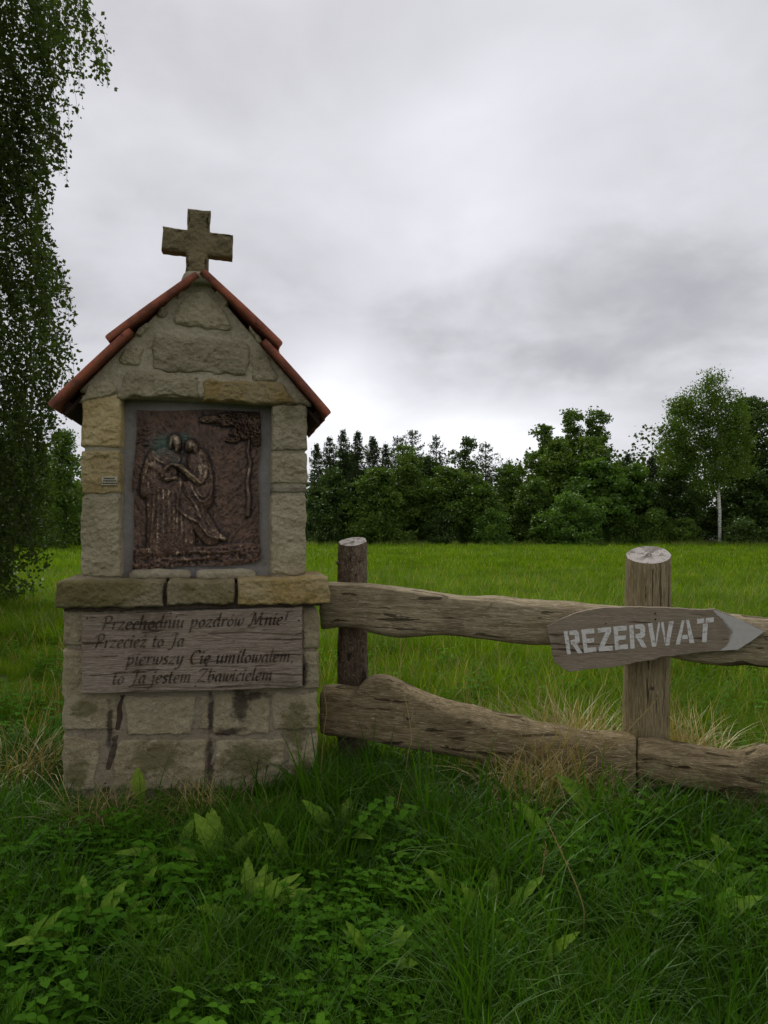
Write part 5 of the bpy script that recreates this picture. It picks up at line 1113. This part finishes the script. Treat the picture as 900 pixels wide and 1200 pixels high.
addto(lay(R, 300, lambda y: (-2.1, -.2), lambda R: 3.2+.75*R.rand(), lambda x, y: True, [4, 2, 4], lambda x, y: .8 if y < 3.6 or x < -1.75 else .6))
addto(lay(R, 240, lambda y: (-.45, .45), lambda R: 3.75+.95*R.rand(), lambda x, y: y < fy(x)-.02 or fy(x)+.18 < y, [4, 2, 0, 1], lambda x, y: .85))
scatter('verge_grass', 'lush dark green grass of the verge in front of the shrine and fence', 'grass', *P, g_fore)
Rh = rs(2); hd = lambda x, y: noise.noise((x*1.1, y*1.1, 8)) > (-.25 if x < .3 else -.02)
q1 = lay(Rh, 1700, wedge, yf, lambda x, y: front(x, y) and y < 3.65 and hd(x, y), [0, 4, 0, 2, 3, 2, 1, 0], lambda x, y: .85+.35*min(1, max(0, (y-2)/1.2)) - (.25 if y > 3.4 else 0), szr=(.6, 1.35))
scatter('clover_and_herbs', 'low clover, nettles and leafy herbs growing through the verge grass', 'ground cover', *q1, h_fore)
q2 = lay(rs(12), 1500, wedge, lambda R: 3.9+9*R.rand()**1.3, lambda x, y: not front(x, y) and noise.noise((x*.9, y*.7, 3)) > -.15, [0, 1, 2, 2, 0], lambda x, y: .8)
scatter('meadow_herbs', 'clover, leafy weeds and brown seed stalks scattered through the near meadow', 'ground cover', *q2, h_mead)
# meadow in belts, sparser and broader with distance
Rm = rs(3); P = [[], [], [], []]
back = lambda x, y: not front(x, y)
addto(lay(Rm, 6200, wedge, lambda R: 3.4+5.6*R.rand()**.8, back, [0, 1, 2], lambda x, y: .85+.3*noise.noise((x*.8, y*.8, 1)) - (.35 if x < -1.9 else 0)))
addto(lay(Rm, 7800, wedge, lambda R: 9*math.exp(R.rand()*.9), lambda x, y: True, [0, 1, 2], lambda x, y: 1.0, wide=lambda x, y: 1.5))
scatter('meadow_grass', 'bright green meadow grass behind the fence', 'grass', *P, g_mead)
Rf = rs(4); q = lay(Rf, 9000, lambda y: (-.56*y-.5, .56*y+.5), lambda R: 15*math.exp(R.rand()*1.33), lambda x, y: y < 56.5, [0, 1], lambda x, y: .8, wide=lambda x, y: .8+y*.012)
scatter('far_meadow_grass', 'bright yellow-green grass of the far meadow', 'grass', *q, g_far)
Re = rs(6); q = lay(Re, 900, lambda y: (-31, 31), lambda R: 51+5*R.rand(), lambda x, y: True, [0, 1], lambda x, y: .5, szr=(.5, 1.3))
scatter('field_edge_grass', 'tall pale grass along the foot of the wood', 'grass', *q, g_edge)
# ------------------------------------------------------------------ single plants near the camera
def ground_at(px, py):
    d = ray(px, py); t = -EYE/d.z; p = Vector((0, 0, EYE)) + d*t; return p
def dock(px, py, h, label, seed, mat='dock', n=7, w=.05, group=None, lean=None):
    R = rs(seed); p = ground_at(px, py); root = empty('broad_leaved_weed', (p.x, p.y, gz(p.x, p.y))); tag(root, label, 'plant', group)
    for k in range(n):
        a = R.uniform(0, 6.28) if lean is None else lean+R.normal()*.1; el = R.uniform(.5, 1.3) if n > 1 else 1.25
        L = h*R.uniform(.7, 1.1); d = Vector((math.cos(a)*math.cos(el), math.sin(a)*math.cos(el), math.sin(el))); up = Vector((-.2, -1, .8)) if n == 1 else Vector((0, -.35, 1))
        mb = MB(); s = Vector((0, 0, 0)); e = d*L*.5; mb.tube([s, s.lerp(e, .5), e], [.0035, .003, .0025], 5, cap=False, t=.2)
        V, F = leaf_shape(e, d, up, L*.7, w*R.uniform(.8, 1.3)*(L/.25), .22, R.uniform(.5, 1.6), 14, .17, R.uniform(0, 6)); mb.add(V, F, R.uniform(.1, .85)); mb.build('leaf', M[mat], root)
    return root
dock(172, 968, .34, 'bright yellow-green dock leaf standing upright against the shrine foot', 1, 'dock_bright', 1, .085, lean=2.5)
WG = 'broad-leaved weeds in the verge'
for i, (px, py, h, lb, m, n) in enumerate([(206, 1030, .20, 'light green leafy weed just below the shrine, left of its middle', 'dock_light', 10), (262, 1040, .21, 'light green leafy weed below the middle of the shrine', 'dock_light', 9), (292, 1100, .19, 'light green weed with drooping leaves, below the right half of the shrine', 'dock_light', 8),
    (575, 1115, .20, 'single rounded dock leaf in the grass below the left fence rail', 'dock', 2), (545, 1085, .17, 'small dock left of the rounded leaf', 'dock', 3), (655, 1030, .26, 'tall dock with upright leaves below the arrow sign', 'dock', 5), (718, 1000, .25, 'tall dock below the right fence post', 'dock', 5), (820, 1110, .19, 'dock with a pale rounded leaf near the right edge', 'dock', 4),
    (105, 1130, .19, 'upright narrow dock leaves at lower left', 'dock', 4), (30, 1150, .17, 'low dock in the bottom left corner', 'dock', 4), (345, 1035, .19, 'leafy weed below the right corner of the shrine', 'dock', 5), (400, 1010, .20, 'leafy weed below the gap between shrine and fence', 'dock', 5), (160, 1080, .16, 'leafy weed left of the middle in the dark grass', 'dock', 6),
    (440, 1160, .15, 'low dock at the bottom middle', 'dock', 4), (620, 1160, .15, 'low dock at the bottom, right of the middle', 'dock', 4), (885, 1060, .20, 'dock at the right edge below the lower rail', 'dock', 4), (230, 1170, .14, 'low dock at the bottom left of the middle', 'dock', 4)]):
    dock(px, py, h*1.22, lb, 10+i, m, n+4, .056, WG)
def dry_tuft(px, py, h, n, label, seed, spread=.1, lean=0.0, Y=None, bend=1.2):
    R = rs(seed); p = ground_at(px, py) if Y is None else at(px, py, Y); p.z = 0
    V, F4, F3, T = blades(R, n*7, spread, h, .0052, bend, 6, .5, (0, 1)); V = np.array(V); V[:, 0] += lean*V[:, 2]
    pass
    o = link('dry_grass_tuft', npmesh('dry_grass_tuft', V, [F4, F3], True, T), M['dry']); o.location = (p.x, p.y, gz(p.x, p.y)); tag(o, label, 'dry grass', 'straw-coloured grass tufts'); return o
dry_tuft(655, 900, .74, 55, 'thick straw tuft leaning over the lower rail under the left end of the arrow sign', 1, .20, .05, Y=4.05, bend=1.6)
dry_tuft(700, 880, .66, 42, 'straw tuft directly left of the right fence post, behind the rail', 2, .17, -.15, Y=4.1, bend=1.5)
dry_tuft(825, 880, .68, 42, 'straw tuft leaning right behind the rail, right of the right fence post', 3, .16, -.25, Y=4.0, bend=1.5)
dry_tuft(800, 880, .55, 40, 'sparser straw tuft touching the right side of the right fence post', 4, .08, -.2, Y=4.15)
dry_tuft(640, 985, .42, 60, 'tangled straw tuft in front of the lower rail', 5, .16, -.1, bend=2.4)
dry_tuft(560, 905, .52, 50, 'thin straw tuft behind the middle of the lower rail', 6, .15, .1, Y=4.4)
dry_tuft(600, 960, .50, 40, 'straw tuft in front of the lower rail, left of the tangled one', 11, .16, .25, bend=1.8)
dry_tuft(672, 968, .55, 34, 'tall loose straw tuft in front of the lower rail below the sign', 12, .14, -.2, bend=1.5)
dry_tuft(120, 985, .38, 40, 'arching half-dry tuft at the left foot of the shrine', 13, .15, -.4, bend=2.6)
dry_tuft(235, 975, .36, 40, 'arching half-dry tuft below the middle of the shrine', 14, .15, -.4, bend=2.6)
dry_tuft(840, 975, .34, 40, 'flattened straw tuft under the right lower rail', 15, .2, .4, bend=2.8)
dry_tuft(720, 985, .36, 40, 'flattened straw tuft in front of the rail gap', 7, .2, .3, bend=3.0)
dry_tuft(25, 935, .45, 60, 'yellowish arching tuft at the left edge beside the shrine', 8, .15, .25, bend=2.4)
dry_tuft(300, 985, .30, 50, 'matted straw tuft at the foot of the shrine, right half', 9, .16, -.1, bend=3.0)
dry_tuft(500, 985, .34, 24, 'sparse straw tuft below the left rail', 10, .25, .1, bend=2.5)
def straw(px, py, tx, ty, label, seed, Y):
    R = rs(seed); p = at(px, py, Y); q = at(tx, ty, Y-.05); m = p.lerp(q, .5) + Vector((.04, -.02, .05)); P_ = catmull([p, p.lerp(m, .6)+Vector((0, 0, .02)), m, q], 5)
    mb = MB(); mb.tube(P_, [.0022]*(len(P_)-1)+[.001], 4, cap=False, t=.5)
    for k in range(10): c = q.lerp(P_[-4], k/10); V, F = leaf_shape(c, (R.normal()*.5, R.normal()*.5, .7), (0, 1, 0), .014, .004, .1, .1, 2); mb.add(V, F, .4)
    o = mb.build('grass_stalk', M['dry']); tag(o, label, 'grass stalk', 'long straw stalks')
for a in ((376, 905, 371, 770, 'pale stalk rising along the right edge of the plinth', 1, 3.85), (472, 930, 474, 812, 'thin straight stalk crossing the lower rail right of the left post', 2, 3.95), (690, 1170, 640, 960, 'long pale stalk bending down through the dark grass below the sign', 3, 2.6), (625, 970, 770, 820, 'pale stalk crossing the right fence post', 4, 3.6), (432, 800, 466, 742, 'stalk slanting right between the two rails', 5, 4.5), (600, 1090, 640, 990, 'pale bent stalk in the grass left of the long pale one', 6, 2.8)): straw(*a)
def head(px, py, label, seed, col, Y):
    R = rs(seed); p = at(px, py, Y); root = empty('clover_flower', (p.x, p.y, 0)); tag(root, label, 'flower', None); mb = MB(); mb.tube([(0, 0, -.02), (.004, 0, p.z*.6), (0, 0, p.z)], [.0015]*3, 4); mb.build('stem', M['herb'], root)
    mb = MB()
    for k in range(46): d = Vector(R.normal(size=3)).normalized(); V, F = leaf_shape(Vector((0, 0, p.z))+d*.004, d+Vector((0, 0, .3)), (.3, .9, .1), .011, .005, .1, .1, 2); mb.add(V, F, R.rand())
    mb.build('flower_head', col, root)
M['pink'] = leaf_mat('clover_pink', (.16, .06, .08), (.3, .13, .16)); M['white'] = leaf_mat('clover_white', (.5, .5, .42), (.6, .6, .52))
head(486, 1087, 'pinkish clover head in the grass below the left rail', 1, M['pink'], 2.75); head(761, 1035, 'pinkish clover head below the right post', 2, M['pink'], 3.1); head(248, 1169, 'white clover head at the bottom left', 3, M['white'], 2.35); head(66, 1041, 'tiny white clover head at lower left', 4, M['white'], 3.0)
